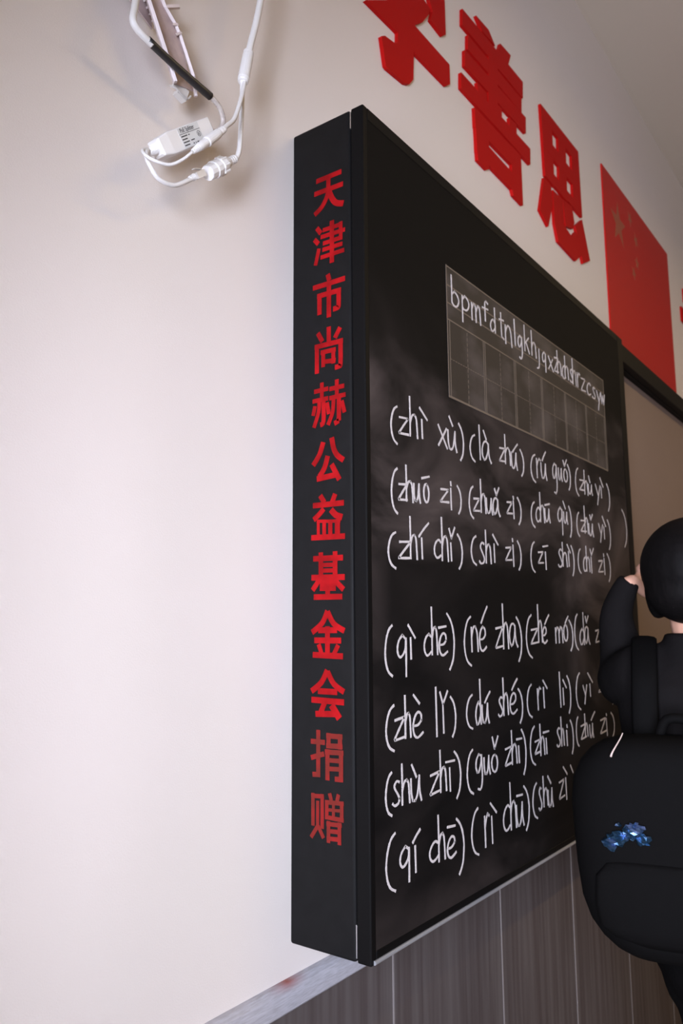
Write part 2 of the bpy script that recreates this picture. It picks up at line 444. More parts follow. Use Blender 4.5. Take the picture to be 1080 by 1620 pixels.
# ------------------------------------------------------------------ traced outlines, tenths of a millimetre
CHALK_WORDS = [[[(896,17661),(815,17611),(752,17506),(719,17382),(716,17290),(741,17178),(797,17091),(887,17042)],[(969,17502),(1208,17526),(1216,17511),(1082,17381),(955,17251),(964,17236),(1236,17259)],[(1291,17919),(1297,17587),(1291,17254)],[(1297,17480),(1362,17613),(1441,17640),(1493,17573),(1512,17421),(1525,17254)],[(1671,17607),(1683,17286)],[(1605,17800),(1850,17638)],[(2230,17637),(2537,17265)],[(2522,17619),(2230,17273)],[(2576,17611),(2582,17407),(2623,17288),(2696,17277),(2772,17370),(2829,17592)],[(2835,17629),(2841,17407),(2892,17258)],[(2630,17872),(2756,17721)],[(2984,17811),(3060,17744),(3119,17649),(3149,17527),(3153,17433),(3127,17284),(3085,17203),(3026,17135)]],[[(3609,17717),(3523,17676),(3456,17589),(3421,17487),(3417,17410),(3444,17319),(3504,17247),(3599,17206)],[(3807,17948),(3825,17283)],[(4183,17634),(4099,17681),(3992,17649),(3919,17524),(3923,17388),(3992,17309),(4068,17348),(4160,17505),(4183,17642)],[(4183,17649),(4206,17407),(4290,17290)],[(3987,17881),(4101,17722)],[(4691,17667),(4915,17689),(4923,17675),(4796,17548),(4678,17420),(4686,17406),(4941,17429)],[(4943,17985),(4948,17688),(4943,17390)],[(4948,17592),(5016,17712),(5097,17735),(5151,17676),(5170,17539),(5184,17390)],[(5229,17676),(5235,17484),(5272,17373),(5337,17362),(5406,17449),(5457,17658)],[(5463,17693),(5468,17484),(5514,17345)],[(5551,17895),(5424,17801),(5297,17693)],[(5675,17804),(5748,17749),(5805,17671),(5834,17572),(5838,17495),(5813,17373),(5772,17307),(5716,17251)]],[[(6454,17833),(6348,17784),(6265,17681),(6223,17559),(6218,17467),(6251,17358),(6324,17272),(6442,17223)],[(6531,17766),(6541,17565),(6547,17343)],[(6547,17610),(6609,17721),(6688,17788),(6754,17752)],[(6773,17704),(6779,17506),(6819,17390),(6890,17380),(6965,17470),(7020,17686)],[(7027,17722),(7033,17506),(7082,17362)],[(7063,18001),(6958,17896),(6852,17772)],[(7655,17786),(7560,17828),(7471,17730),(7444,17590),(7487,17478),(7560,17492),(7642,17653),(7661,17786)],[(7666,17800),(7682,17408),(7655,17212),(7587,17128),(7506,17149)],[(7794,17755),(7798,17593),(7827,17499),(7878,17490),(7931,17564),(7970,17740)],[(7975,17770),(7979,17593),(8014,17476)],[(8256,17793),(8307,17763),(8340,17706),(8350,17635),(8333,17566),(8293,17516),(8240,17497),(8186,17512),(8144,17559),(8124,17627),(8130,17699),(8162,17758),(8211,17791),(8266,17790)],[(8108,17986),(8186,17862),(8337,18036)],[(8382,17927),(8451,17867),(8505,17783),(8533,17676),(8536,17593),(8513,17461),(8474,17390),(8420,17330)]],[[(9080,17954),(8989,17900),(8919,17784),(8882,17647),(8878,17545),(8907,17422),(8969,17326),(9070,17271)],[(9182,17681),(9464,17702),(9474,17689),(9315,17571),(9165,17453),(9175,17440),(9498,17461)],[(9493,17970),(9498,17669),(9493,17368)],[(9498,17573),(9562,17693),(9638,17717),(9689,17657),(9707,17518),(9720,17368)],[(9762,17656),(9768,17514),(9805,17432),(9871,17425),(9940,17489),(9992,17643)],[(9998,17668),(10003,17514),(10049,17412)],[(9813,17871),(9901,17719)],[(10294,17736),(10403,17579),(10476,17474)],[(10658,17736),(10512,17474),(10403,17212)],[(10725,17719),(10744,17435)],[(10676,17955),(10897,17739)],[(11184,17864),(11271,17793),(11339,17694),(11374,17567),(11378,17468),(11349,17312),(11300,17227),(11232,17156)]],[[(871,16637),(795,16579),(735,16456),(704,16312),(701,16204),(724,16074),(777,15972),(863,15915)],[(921,16394),(1138,16416),(1145,16402),(1023,16280),(909,16158),(916,16144),(1163,16166)],[(1139,16733),(1144,16441),(1139,16149)],[(1144,16348),(1201,16464),(1269,16488),(1315,16429),(1331,16295),(1342,16149)],[(1373,16465),(1377,16293),(1404,16193),(1450,16184),(1498,16262),(1535,16449)],[(1539,16481),(1543,16293),(1575,16168)],[(1787,16512),(1823,16482),(1848,16422),(1855,16348),(1842,16277),(1813,16225),(1774,16204),(1735,16221),(1704,16270),(1690,16340),(1694,16415),(1717,16476),(1753,16511),(1794,16510)],[(1634,16596),(1875,16657)],[(2276,16500),(2518,16519),(2526,16507),(2390,16399),(2262,16292),(2271,16280),(2546,16299)],[(2626,16678),(2639,16611)],[(2624,16559),(2633,16180)],[(2866,16638),(2926,16589),(2973,16519),(2997,16429),(2999,16360),(2979,16250),(2946,16191),(2899,16141)]],[[(3479,16711),(3406,16663),(3348,16562),(3319,16443),(3316,16354),(3339,16247),(3389,16164),(3471,16117)],[(3502,16491),(3705,16511),(3713,16499),(3598,16387),(3490,16276),(3497,16264),(3729,16283)],[(3792,16893),(3796,16579),(3792,16265)],[(3796,16478),(3852,16604),(3918,16629),(3963,16566),(3978,16422),(3990,16265)],[(4023,16565),(4028,16396),(4061,16298),(4119,16289),(4180,16366),(4226,16550)],[(4231,16581),(4236,16396),(4277,16273)],[(4515,16577),(4448,16618),(4363,16591),(4305,16482),(4308,16363),(4363,16295),(4423,16329),(4496,16465),(4515,16584)],[(4515,16591),(4533,16380),(4600,16278)],[(4390,16798),(4462,16680),(4586,16836)],[(4946,16604),(5159,16624),(5167,16611),(5046,16501),(4933,16390),(4941,16377),(5184,16397)],[(5246,16755),(5260,16701)],[(5245,16660),(5258,16303)],[(5446,16757),(5520,16702),(5577,16625),(5607,16527),(5610,16450),(5585,16329),(5545,16263),(5487,16208)]],[[(6317,16771),(6232,16727),(6167,16635),(6133,16527),(6129,16445),(6156,16348),(6214,16272),(6307,16229)],[(6593,16645),(6534,16682),(6452,16639),(6393,16542),(6397,16440),(6452,16374),(6517,16377),(6593,16418)],[(6627,17023),(6632,16703),(6627,16382)],[(6632,16600),(6694,16728),(6769,16754),(6819,16690),(6837,16542),(6849,16382)],[(6884,16698),(6890,16534),(6927,16439),(6992,16430),(7060,16504),(7111,16683)],[(7116,16713),(7122,16534),(7167,16415)],[(6897,16781),(7162,16834)],[(7890,16776),(7796,16838),(7685,16750),(7641,16625),(7678,16524),(7759,16512),(7871,16612),(7896,16763)],[(7902,16788),(7902,16524),(7896,16210)],[(7997,16752),(8002,16601),(8033,16513),(8088,16505),(8145,16573),(8188,16738)],[(8192,16766),(8197,16601),(8235,16491)],[(7987,17001),(8120,16839)],[(8336,16925),(8398,16853),(8446,16752),(8470,16622),(8473,16520),(8453,16361),(8418,16275),(8370,16202)]],[[(8991,16851),(8920,16805),(8864,16707),(8835,16592),(8832,16506),(8854,16403),(8904,16322),(8983,16276)],[(9124,16673),(9438,16695),(9449,16681),(9272,16555),(9106,16429),(9117,16414),(9475,16437)],[(9375,17056),(9380,16723),(9375,16390)],[(9380,16617),(9443,16750),(9518,16777),(9569,16710),(9586,16557),(9599,16390)],[(9654,16648),(9660,16476),(9702,16375),(9774,16366),(9851,16445),(9908,16633)],[(9914,16664),(9920,16476),(9971,16350)],[(9752,16873),(9817,16763),(9952,16905)],[(10382,16725),(10477,16585),(10541,16491)],[(10700,16725),(10573,16491),(10477,16257)],[(10785,16680),(10803,16370)],[(10697,16942),(10934,16706)],[(11085,16893),(11171,16816),(11238,16708),(11272,16570),(11276,16462),(11248,16293),(11200,16200),(11133,16123)]],[[(796,15606),(701,15561),(628,15465),(590,15353),(586,15268),(615,15167),(680,15088),(786,15043)],[(912,15468),(1211,15490),(1221,15476),(1053,15350),(895,15224),(905,15210),(1246,15233)],[(1235,15901),(1239,15563),(1235,15225)],[(1239,15455),(1297,15590),(1365,15617),(1411,15550),(1427,15394),(1439,15225)],[(1591,15584),(1603,15245)],[(1822,15855),(1661,15739),(1502,15604)],[(2219,15568),(2156,15605),(2068,15562),(2006,15466),(2010,15365),(2068,15300),(2138,15303),(2219,15343)],[(2265,15998),(2270,15629),(2265,15259)],[(2270,15510),(2330,15658),(2401,15688),(2449,15614),(2466,15444),(2478,15259)],[(2576,15583),(2591,15275)],[(2524,15834),(2601,15671),(2730,15869)],[(2823,15757),(2898,15697),(2956,15613),(2986,15504),(2989,15420),(2964,15287),(2923,15215),(2864,15154)]],[[(3539,15789),(3451,15746),(3382,15656),(3347,15550),(3343,15471),(3370,15376),(3431,15301),(3529,15259)],[(3857,15669),(3795,15693),(3732,15653),(3719,15590),(3820,15464),(3865,15393),(3825,15322),(3719,15298),(3657,15338)],[(3936,15939),(3941,15630),(3936,15321)],[(3941,15531),(3999,15654),(4069,15679),(4116,15617),(4133,15475),(4144,15321)],[(4289,15706),(4300,15356)],[(4245,15882),(4462,15707)],[(4816,15676),(5048,15698),(5056,15684),(4925,15564),(4802,15444),(4810,15430),(5075,15452)],[(5136,15883),(5146,15823)],[(5150,15755),(5161,15329)],[(5370,15851),(5439,15794),(5494,15713),(5522,15609),(5525,15528),(5501,15402),(5463,15333),(5408,15275)]],[[(6223,15903),(6135,15853),(6066,15745),(6031,15617),(6027,15522),(6054,15408),(6115,15319),(6214,15268)],[(6429,15703),(6658,15723),(6666,15711),(6537,15598),(6416,15486),(6424,15473),(6685,15493)],[(6814,15735),(6827,15358)],[(6691,15846),(6963,15885)],[(7766,15840),(7696,15865),(7625,15824),(7610,15760),(7724,15631),(7775,15559),(7730,15486),(7610,15462),(7539,15502)],[(7820,16029),(7826,15759),(7820,15488)],[(7826,15672),(7899,15780),(7986,15802),(8044,15748),(8064,15623),(8079,15488)],[(8186,15849),(8201,15507)],[(8118,16004),(8302,15828)],[(8367,15993),(8435,15924),(8489,15827),(8516,15703),(8519,15606),(8496,15454),(8458,15372),(8405,15303)]],[[(8971,15965),(8893,15919),(8832,15821),(8801,15706),(8798,15619),(8822,15515),(8876,15434),(8962,15388)],[(9353,15755),(9294,15796),(9210,15748),(9151,15641),(9155,15527),(9210,15454),(9276,15458),(9353,15502)],[(9360,16061),(9365,15758),(9360,15456)],[(9365,15662),(9428,15783),(9502,15807),(9552,15746),(9569,15607),(9582,15456)],[(9695,15815),(9708,15431)],[(9651,16013),(9731,15867),(9899,16046)],[(10240,15759),(10528,15783),(10538,15768),(10375,15634),(10223,15501),(10233,15486),(10562,15510)],[(10645,15968),(10663,15907)],[(10661,15851),(10679,15442)],[(10923,15992),(11016,15921),(11088,15821),(11125,15692),(11129,15592),(11098,15435),(11047,15349),(10974,15278)]],[[(656,14161),(568,14100),(499,13972),(464,13820),(460,13707),(487,13571),(548,13465),(647,13404)],[(1038,13951),(948,14014),(841,13926),(799,13799),(835,13698),(913,13685),(1020,13786),(1044,13938)],[(1050,13964),(1050,13698),(1044,13381)],[(1188,13968),(1196,13642)],[(1120,14166),(1325,13967)],[(1817,13982),(1756,14023),(1671,13975),(1610,13869),(1615,13756),(1671,13685),(1738,13688),(1817,13732)],[(1854,14458),(1858,14072),(1854,13687)],[(1858,13949),(1908,14103),(1968,14134),(2008,14057),(2022,13880),(2032,13687)],[(2113,13841),(2230,13848),(2327,13911),(2313,13995),(2230,14031),(2140,13965),(2090,13830),(2124,13709),(2216,13666),(2363,13724)],[(2084,14124),(2332,14147)],[(2371,14358),(2477,14264),(2558,14133),(2601,13965),(2605,13834),(2570,13628),(2512,13516),(2430,13423)]],[[(3231,14313),(3118,14244),(3030,14098),(2985,13927),(2980,13799),(3015,13644),(3093,13524),(3219,13456)],[(3253,14124),(3258,13698)],[(3260,13967),(3330,14124),(3408,14138),(3468,14034),(3486,13878),(3499,13698)],[(3584,13908),(3699,13917),(3795,13991),(3781,14092),(3699,14135),(3611,14057),(3562,13895),(3595,13751),(3685,13698),(3830,13768)],[(3902,14502),(3772,14366),(3642,14204)],[(4246,14101),(4521,14133),(4531,14113),(4376,13937),(4230,13761),(4239,13741),(4554,13773)],[(4562,14565),(4567,14142),(4562,13718)],[(4567,14006),(4629,14175),(4703,14209),(4753,14125),(4770,13930),(4782,13718)],[(5100,14140),(5019,14194),(4915,14158),(4845,14013),(4849,13855),(4915,13765),(4989,13810),(5078,13990),(5100,14149)],[(5100,14158),(5122,13877),(5204,13742)],[(5179,14317),(5275,14231),(5350,14111),(5389,13957),(5393,13837),(5361,13648),(5307,13545),(5232,13460)]],[[(5906,14365),(5785,14296),(5690,14150),(5642,13977),(5636,13848),(5674,13693),(5758,13573),(5893,13504)],[(5892,14065),(6190,14089),(6201,14074),(6033,13939),(5875,13804),(5885,13789),(6225,13813)],[(6256,14586),(6261,14198),(6256,13810)],[(6261,14074),(6315,14229),(6381,14260),(6424,14182),(6439,14004),(6450,13810)],[(6485,13949),(6588,13956),(6673,14014),(6661,14093),(6588,14128),(6510,14066),(6466,13939),(6495,13826),(6575,13784),(6705,13839)],[(6841,14375),(6725,14288),(6608,14183)],[(7193,14103),(7202,13778)],[(7202,13995),(7276,14111),(7350,14103),(7383,14013),(7392,13778)],[(7400,13995),(7482,14122),(7557,14096),(7586,13995),(7606,13778)],[(7809,14165),(7861,14130),(7896,14062),(7905,13977),(7887,13896),(7847,13836),(7792,13813),(7737,13832),(7694,13888),(7673,13968),(7680,14053),(7712,14124),(7762,14163),(7819,14162)],[(7968,14356),(7873,14287),(7776,14203)],[(8017,14270),(8107,14202),(8177,14107),(8213,13985),(8217,13890),(8187,13741),(8137,13660),(8067,13592)]],[[(8555,14411),(8462,14346),(8390,14208),(8353,14045),(8349,13923),(8378,13777),(8442,13663),(8545,13598)],[(8930,14453),(8936,14080),(8948,13707)],[(8924,14006),(8835,14080),(8728,14006),(8666,13857),(8721,13715),(8820,13730),(8930,13857)],[(9225,14073),(9151,14122),(9058,14089),(8995,13959),(8998,13817),(9058,13736),(9125,13777),(9205,13939),(9225,14081)],[(9225,14089),(9245,13838),(9318,13716)],[(9074,14362),(9139,14223),(9278,14376)],[(9754,14024),(9975,14048),(9983,14033),(9858,13898),(9741,13763),(9748,13748),(10001,13772)],[(10151,14041),(10166,13711)]],[[(673,12968),(576,12915),(500,12803),(461,12670),(457,12571),(487,12452),(554,12359),(663,12306)],[(701,12747),(947,12772),(956,12757),(817,12613),(686,12470),(695,12454),(976,12479)],[(990,13089),(993,12773),(990,12457)],[(993,12672),(1037,12798),(1090,12823),(1126,12760),(1138,12615),(1147,12457)],[(1241,12612),(1367,12620),(1472,12685),(1457,12774),(1367,12813),(1271,12744),(1217,12600),(1253,12472),(1352,12426),(1511,12488)],[(1243,13081),(1415,12942)],[(1940,13157),(1950,12378)],[(2166,12864),(2176,12409)],[(2073,13072),(2170,12871),(2330,13072)],[(2428,12967),(2502,12902),(2558,12811),(2588,12694),(2591,12603),(2566,12460),(2526,12382),(2469,12317)]],[[(3207,12947),(3109,12901),(3033,12803),(2994,12688),(2989,12601),(3020,12498),(3087,12417),(3196,12371)],[(3516,13199),(3521,12810),(3529,12421)],[(3512,12732),(3449,12810),(3373,12732),(3329,12577),(3368,12429),(3438,12444),(3516,12577)],[(3579,12741),(3584,12550),(3619,12439),(3681,12428),(3746,12515),(3795,12723)],[(3800,12758),(3806,12550),(3849,12411)],[(3911,12958),(3802,12878),(3694,12780)],[(4417,12808),(4362,12829),(4307,12794),(4296,12738),(4384,12628),(4423,12565),(4388,12503),(4296,12482),(4241,12517)],[(4472,13171),(4476,12829),(4472,12486)],[(4476,12719),(4532,12856),(4600,12883),(4645,12815),(4661,12657),(4672,12486)],[(4779,12665),(4911,12672),(5021,12737),(5006,12826),(4911,12864),(4810,12795),(4754,12653),(4791,12526),(4895,12480),(5062,12542)],[(5110,13123),(4983,13036),(4856,12930)],[(5142,12929),(5223,12864),(5286,12773),(5319,12657),(5323,12566),(5295,12424),(5250,12346),(5187,12282)]],[[(5778,12972),(5679,12921),(5602,12813),(5562,12685),(5558,12590),(5589,12475),(5657,12386),(5767,12335)],[(6081,12871),(6089,12672),(6093,12451)],[(6093,12716),(6141,12827),(6200,12893),(6250,12858)],[(6395,12882),(6411,12467)],[(6386,13023),(6588,12853)],[(7298,13149),(7317,12408)],[(7480,12795),(7495,12446)],[(7493,12973),(7677,12796)],[(7735,13045),(7815,12965),(7877,12852),(7909,12708),(7912,12595),(7886,12419),(7841,12322),(7779,12242)]],[[(8520,13068),(8406,13003),(8318,12866),(8273,12704),(8268,12582),(8303,12436),(8381,12323),(8507,12258)],[(8709,12777),(8785,12651),(8836,12568)],[(8962,12777),(8861,12568),(8785,12359)],[(9167,12790),(9184,12505)],[(9059,13045),(9351,12820)],[(9804,12790),(10120,12810),(10131,12797),(9953,12686),(9786,12574),(9797,12561),(10157,12581)],[(10176,12756),(10191,12450)],[(10709,12374),(10766,12359),(10811,12337),(10835,12309),(10837,12287),(10818,12253),(10786,12234),(10741,12219)]],[[(585,12005),(513,11956),(457,11853),(428,11731),(425,11640),(447,11531),(497,11445),(577,11397)],[(789,11842),(732,11862),(675,11828),(663,11773),(754,11664),(796,11602),(759,11540),(663,11520),(606,11554)],[(871,12087),(876,11793),(871,11499)],[(876,11699),(935,11817),(1006,11840),(1053,11781),(1070,11646),(1082,11499)],[(1125,11834),(1131,11628),(1170,11508),(1239,11496),(1311,11590),(1366,11816)],[(1372,11853),(1378,11628),(1426,11478)],[(1153,12039),(1284,11844)],[(1717,11795),(1981,11820),(1990,11804),(1841,11662),(1702,11520),(1711,11504),(2012,11529)],[(2031,12144),(2036,11819),(2031,11493)],[(2036,11714),(2089,11845),(2154,11871),(2197,11806),(2212,11656),(2223,11493)],[(2340,11827),(2350,11463)],[(2217,11936),(2513,11928)],[(2512,12067),(2602,11992),(2673,11886),(2709,11750),(2713,11644),(2683,11478),(2632,11387),(2562,11311)]],[[(3168,12018),(3071,11959),(2996,11835),(2957,11688),(2952,11579),(2983,11447),(3050,11344),(3157,11286)],[(3488,11878),(3395,11913),(3307,11830),(3280,11711),(3323,11616),(3395,11628),(3475,11765),(3494,11878)],[(3499,11890),(3515,11556),(3488,11389),(3422,11318),(3341,11336)],[(3593,11826),(3598,11651),(3628,11550),(3681,11540),(3737,11620),(3779,11810)],[(3784,11842),(3788,11651),(3826,11524)],[(4034,11825),(4085,11796),(4120,11739),(4130,11667),(4112,11599),(4071,11549),(4016,11529),(3961,11545),(3917,11592),(3897,11659),(3903,11731),(3936,11791),(3987,11824),(4043,11823)],[(3946,12144),(4028,11938),(4179,12136)],[(4481,11865),(4741,11890),(4750,11874),(4603,11731),(4466,11587),(4475,11571),(4771,11597)],[(4767,12174),(4772,11866),(4767,11557)],[(4772,11767),(4832,11890),(4903,11915),(4951,11853),(4968,11712),(4980,11557)],[(5069,11857),(5084,11547)],[(4986,11990),(5227,11984)],[(5223,12147),(5303,12062),(5365,11944),(5397,11793),(5401,11674),(5374,11489),(5330,11388),(5268,11303)]],[[(5851,12145),(5749,12085),(5670,11959),(5629,11811),(5625,11699),(5657,11566),(5727,11462),(5840,11402)],[(5865,11845),(6104,11866),(6112,11853),(5977,11738),(5851,11622),(5859,11609),(6132,11630)],[(6130,12160),(6134,11852),(6130,11545)],[(6134,11754),(6192,11877),(6261,11902),(6307,11840),(6323,11699),(6335,11545)],[(6430,11851),(6445,11546)],[(6291,11978),(6581,11981)],[(7185,11966),(7129,11989),(7072,11951),(7061,11890),(7151,11768),(7192,11699),(7156,11630),(7061,11607),(7004,11645)],[(7271,12202),(7275,11901),(7271,11600)],[(7275,11805),(7315,11925),(7363,11949),(7395,11889),(7406,11750),(7414,11600)],[(7576,11887),(7591,11571)],[(7603,12005),(7619,11952)],[(7814,12080),(7878,12009),(7928,11909),(7954,11781),(7957,11681),(7936,11525),(7900,11439),(7850,11368)]],[[(8294,12108),(8233,12058),(8186,11951),(8161,11825),(8159,11730),(8178,11617),(8220,11528),(8287,11478)],[(8473,11890),(8752,11915),(8762,11900),(8604,11761),(8456,11622),(8466,11607),(8785,11631)],[(8720,12137),(8723,11883),(8720,11628)],[(8723,11801),(8769,11903),(8825,11923),(8861,11872),(8874,11755),(8883,11628)],[(9015,11865),(9020,11690),(9051,11587),(9106,11578),(9164,11658),(9207,11849)],[(9212,11881),(9217,11690),(9255,11562)],[(9408,12130),(9272,12055),(9135,11962)],[(9781,11894),(10118,11920),(10130,11904),(9940,11757),(9761,11611),(9773,11594),(10157,11620)],[(10209,12014),(10228,11969)],[(10201,11905),(10216,11499)],[(10561,12008),(10658,11950),(10733,11867),(10772,11761),(10776,11679),(10744,11550),(10690,11479),(10615,11420)]],[[(657,11135),(547,11071),(462,10935),(418,10775),(413,10655),(447,10511),(523,10400),(645,10336)],[(1026,10840),(935,10892),(826,10819),(783,10715),(820,10632),(898,10622),(1008,10705),(1032,10829)],[(1038,10850),(1038,10632),(1032,10373)],[(1213,10841),(1222,10462)],[(1363,11051),(1254,10985),(1145,10901)],[(1896,10746),(1824,10780),(1722,10740),(1649,10652),(1654,10559),(1722,10499),(1802,10502),(1896,10539)],[(1927,11153),(1932,10803),(1927,10453)],[(1932,10691),(1988,10831),(2055,10859),(2100,10789),(2116,10628),(2127,10453)],[(2229,10579),(2351,10585),(2452,10640),(2437,10714),(2351,10746),(2258,10688),(2206,10569),(2241,10462),(2336,10424),(2489,10475)],[(2222,10916),(2476,10894)],[(2526,10989),(2633,10901),(2716,10777),(2759,10618),(2764,10494),(2728,10299),(2669,10192),(2586,10104)]],[[(3302,11020),(3191,10959),(3104,10829),(3060,10677),(3055,10562),(3090,10425),(3166,10318),(3290,10257)],[(3549,10837),(3557,10594),(3561,10324)],[(3561,10648),(3611,10783),(3672,10864),(3724,10821)],[(3823,10790),(3834,10332)],[(3789,11016),(4019,10826)],[(4582,10811),(4502,10862),(4389,10802),(4309,10668),(4314,10526),(4389,10435),(4478,10439),(4582,10495)],[(4619,11244),(4624,10825),(4619,10406)],[(4624,10691),(4690,10859),(4769,10892),(4822,10808),(4840,10616),(4853,10406)],[(4877,10789),(4883,10555),(4924,10418),(4997,10405),(5073,10512),(5130,10768)],[(5136,10811),(5142,10555),(5193,10384)],[(4907,10959),(5163,10944)],[(5237,11082),(5334,11000),(5409,10885),(5448,10738),(5452,10623),(5420,10443),(5366,10345),(5291,10263)]],[[(5847,11047),(5756,10994),(5684,10882),(5647,10749),(5643,10650),(5672,10531),(5735,10438),(5837,10385)],[(6070,10908),(6026,10934),(5982,10891),(5974,10823),(6044,10688),(6075,10611),(6047,10535),(5974,10509),(5930,10552)],[(6181,11127),(6185,10834),(6181,10541)],[(6185,10740),(6245,10857),(6316,10881),(6363,10822),(6380,10687),(6391,10541)],[(6419,10816),(6424,10613),(6456,10495),(6512,10484),(6570,10576),(6613,10797)],[(6618,10834),(6623,10613),(6662,10466)],[(6429,11091),(6577,10938)],[(7030,10877),(7282,10906),(7291,10888),(7149,10727),(7015,10566),(7024,10548),(7311,10577)],[(7400,10922),(7416,10477)],[(7288,11161),(7494,10987)],[(7711,11132),(7842,10972)]],[[(12385,17309),(12531,17207),(12645,17065),(12703,16881),(12710,16738),(12661,16514),(12580,16392),(12466,16290)]]]
GRID_LETTERS = [[(2836,20624),(2842,20339),(2842,20082)],[(2842,20253),(2948,20339),(3068,20282),(3107,20179),(3023,20064),(2902,20053),(2842,20110)],[(3249,20365),(3255,20119),(3255,19845)],[(3255,20294),(3359,20393),(3488,20338),(3518,20239),(3434,20130),(3314,20108),(3255,20146)],[(3635,20354),(3643,20010)],[(3643,20239),(3709,20361),(3776,20354),(3805,20258),(3813,20010)],[(3820,20239),(3894,20373),(3960,20346),(3986,20239),(4005,20010)],[(4346,20564),(4274,20598),(4216,20547),(4216,20383),(4222,20167)],[(4101,20417),(4346,20443)],[(4652,20580),(4657,20315),(4666,20050)],[(4647,20262),(4578,20315),(4495,20262),(4447,20156),(4490,20055),(4566,20066),(4652,20156)],[(4944,20578),(4949,20308),(4968,20066),(5064,20039)],[(4860,20416),(5076,20443)],[(5147,20378),(5153,19974)],[(5157,20229),(5243,20378),(5339,20391),(5413,20293),(5435,20144),(5451,19974)],[(5606,20646),(5629,20071)],[(5961,20335),(5877,20366),(5797,20294),(5773,20192),(5811,20109),(5877,20120),(5949,20238),(5966,20335)],[(5971,20346),(5986,20058),(5961,19914),(5901,19853),(5828,19868)],[(6127,20681),(6132,20389),(6132,20096)],[(6349,20447),(6138,20272)],[(6200,20318),(6371,20096)],[(6508,20673),(6514,20386),(6508,20099)],[(6514,20294),(6581,20409),(6662,20432),(6716,20374),(6735,20242),(6749,20099)],[(6913,20360),(6917,20074),(6881,19921),(6786,19883)],[(7283,20333),(7218,20379),(7139,20315),(7108,20222),(7134,20148),(7191,20139),(7270,20213),(7288,20324)],[(7292,20342),(7292,20148),(7288,19916)],[(7465,20351),(7737,20045)],[(7724,20336),(7465,20051)],[(7840,20423),(8058,20452),(8066,20434),(7943,20272),(7827,20110),(7834,20092),(8084,20121)],[(8016,20638),(8021,20359),(8016,20080)],[(8021,20270),(8086,20381),(8164,20404),(8217,20348),(8235,20219),(8248,20080)],[(8544,20342),(8478,20381),(8385,20335),(8320,20235),(8324,20129),(8385,20061),(8458,20064),(8544,20106)],[(8503,20638),(8508,20368),(8503,20099)],[(8508,20282),(8570,20390),(8644,20412),(8693,20358),(8711,20233),(8723,20099)],[(9001,20403),(8947,20423),(8893,20389),(8882,20336),(8969,20229),(9007,20169),(8973,20108),(8882,20088),(8828,20122)],[(9014,20714),(9019,20389),(9014,20065)],[(9019,20286),(9084,20415),(9161,20441),(9213,20376),(9231,20227),(9244,20065)],[(9338,20443),(9347,20267),(9351,20072)],[(9351,20306),(9405,20404),(9473,20462),(9529,20431)],[(9619,20372),(9873,20399),(9882,20382),(9738,20230),(9604,20078),(9613,20061),(9902,20088)],[(10291,20345),(10215,20384),(10109,20339),(10033,20239),(10039,20133),(10109,20066),(10193,20069),(10291,20111)],[(10623,20335),(10558,20354),(10493,20323),(10480,20275),(10584,20178),(10631,20123),(10590,20068),(10480,20050),(10415,20081)],[(10759,20323),(10848,20170),(10907,20068)],[(11056,20323),(10937,20068),(10848,19812)],[(11081,20347),(11158,20065),(11234,20290),(11310,20065),(11386,20347)]]
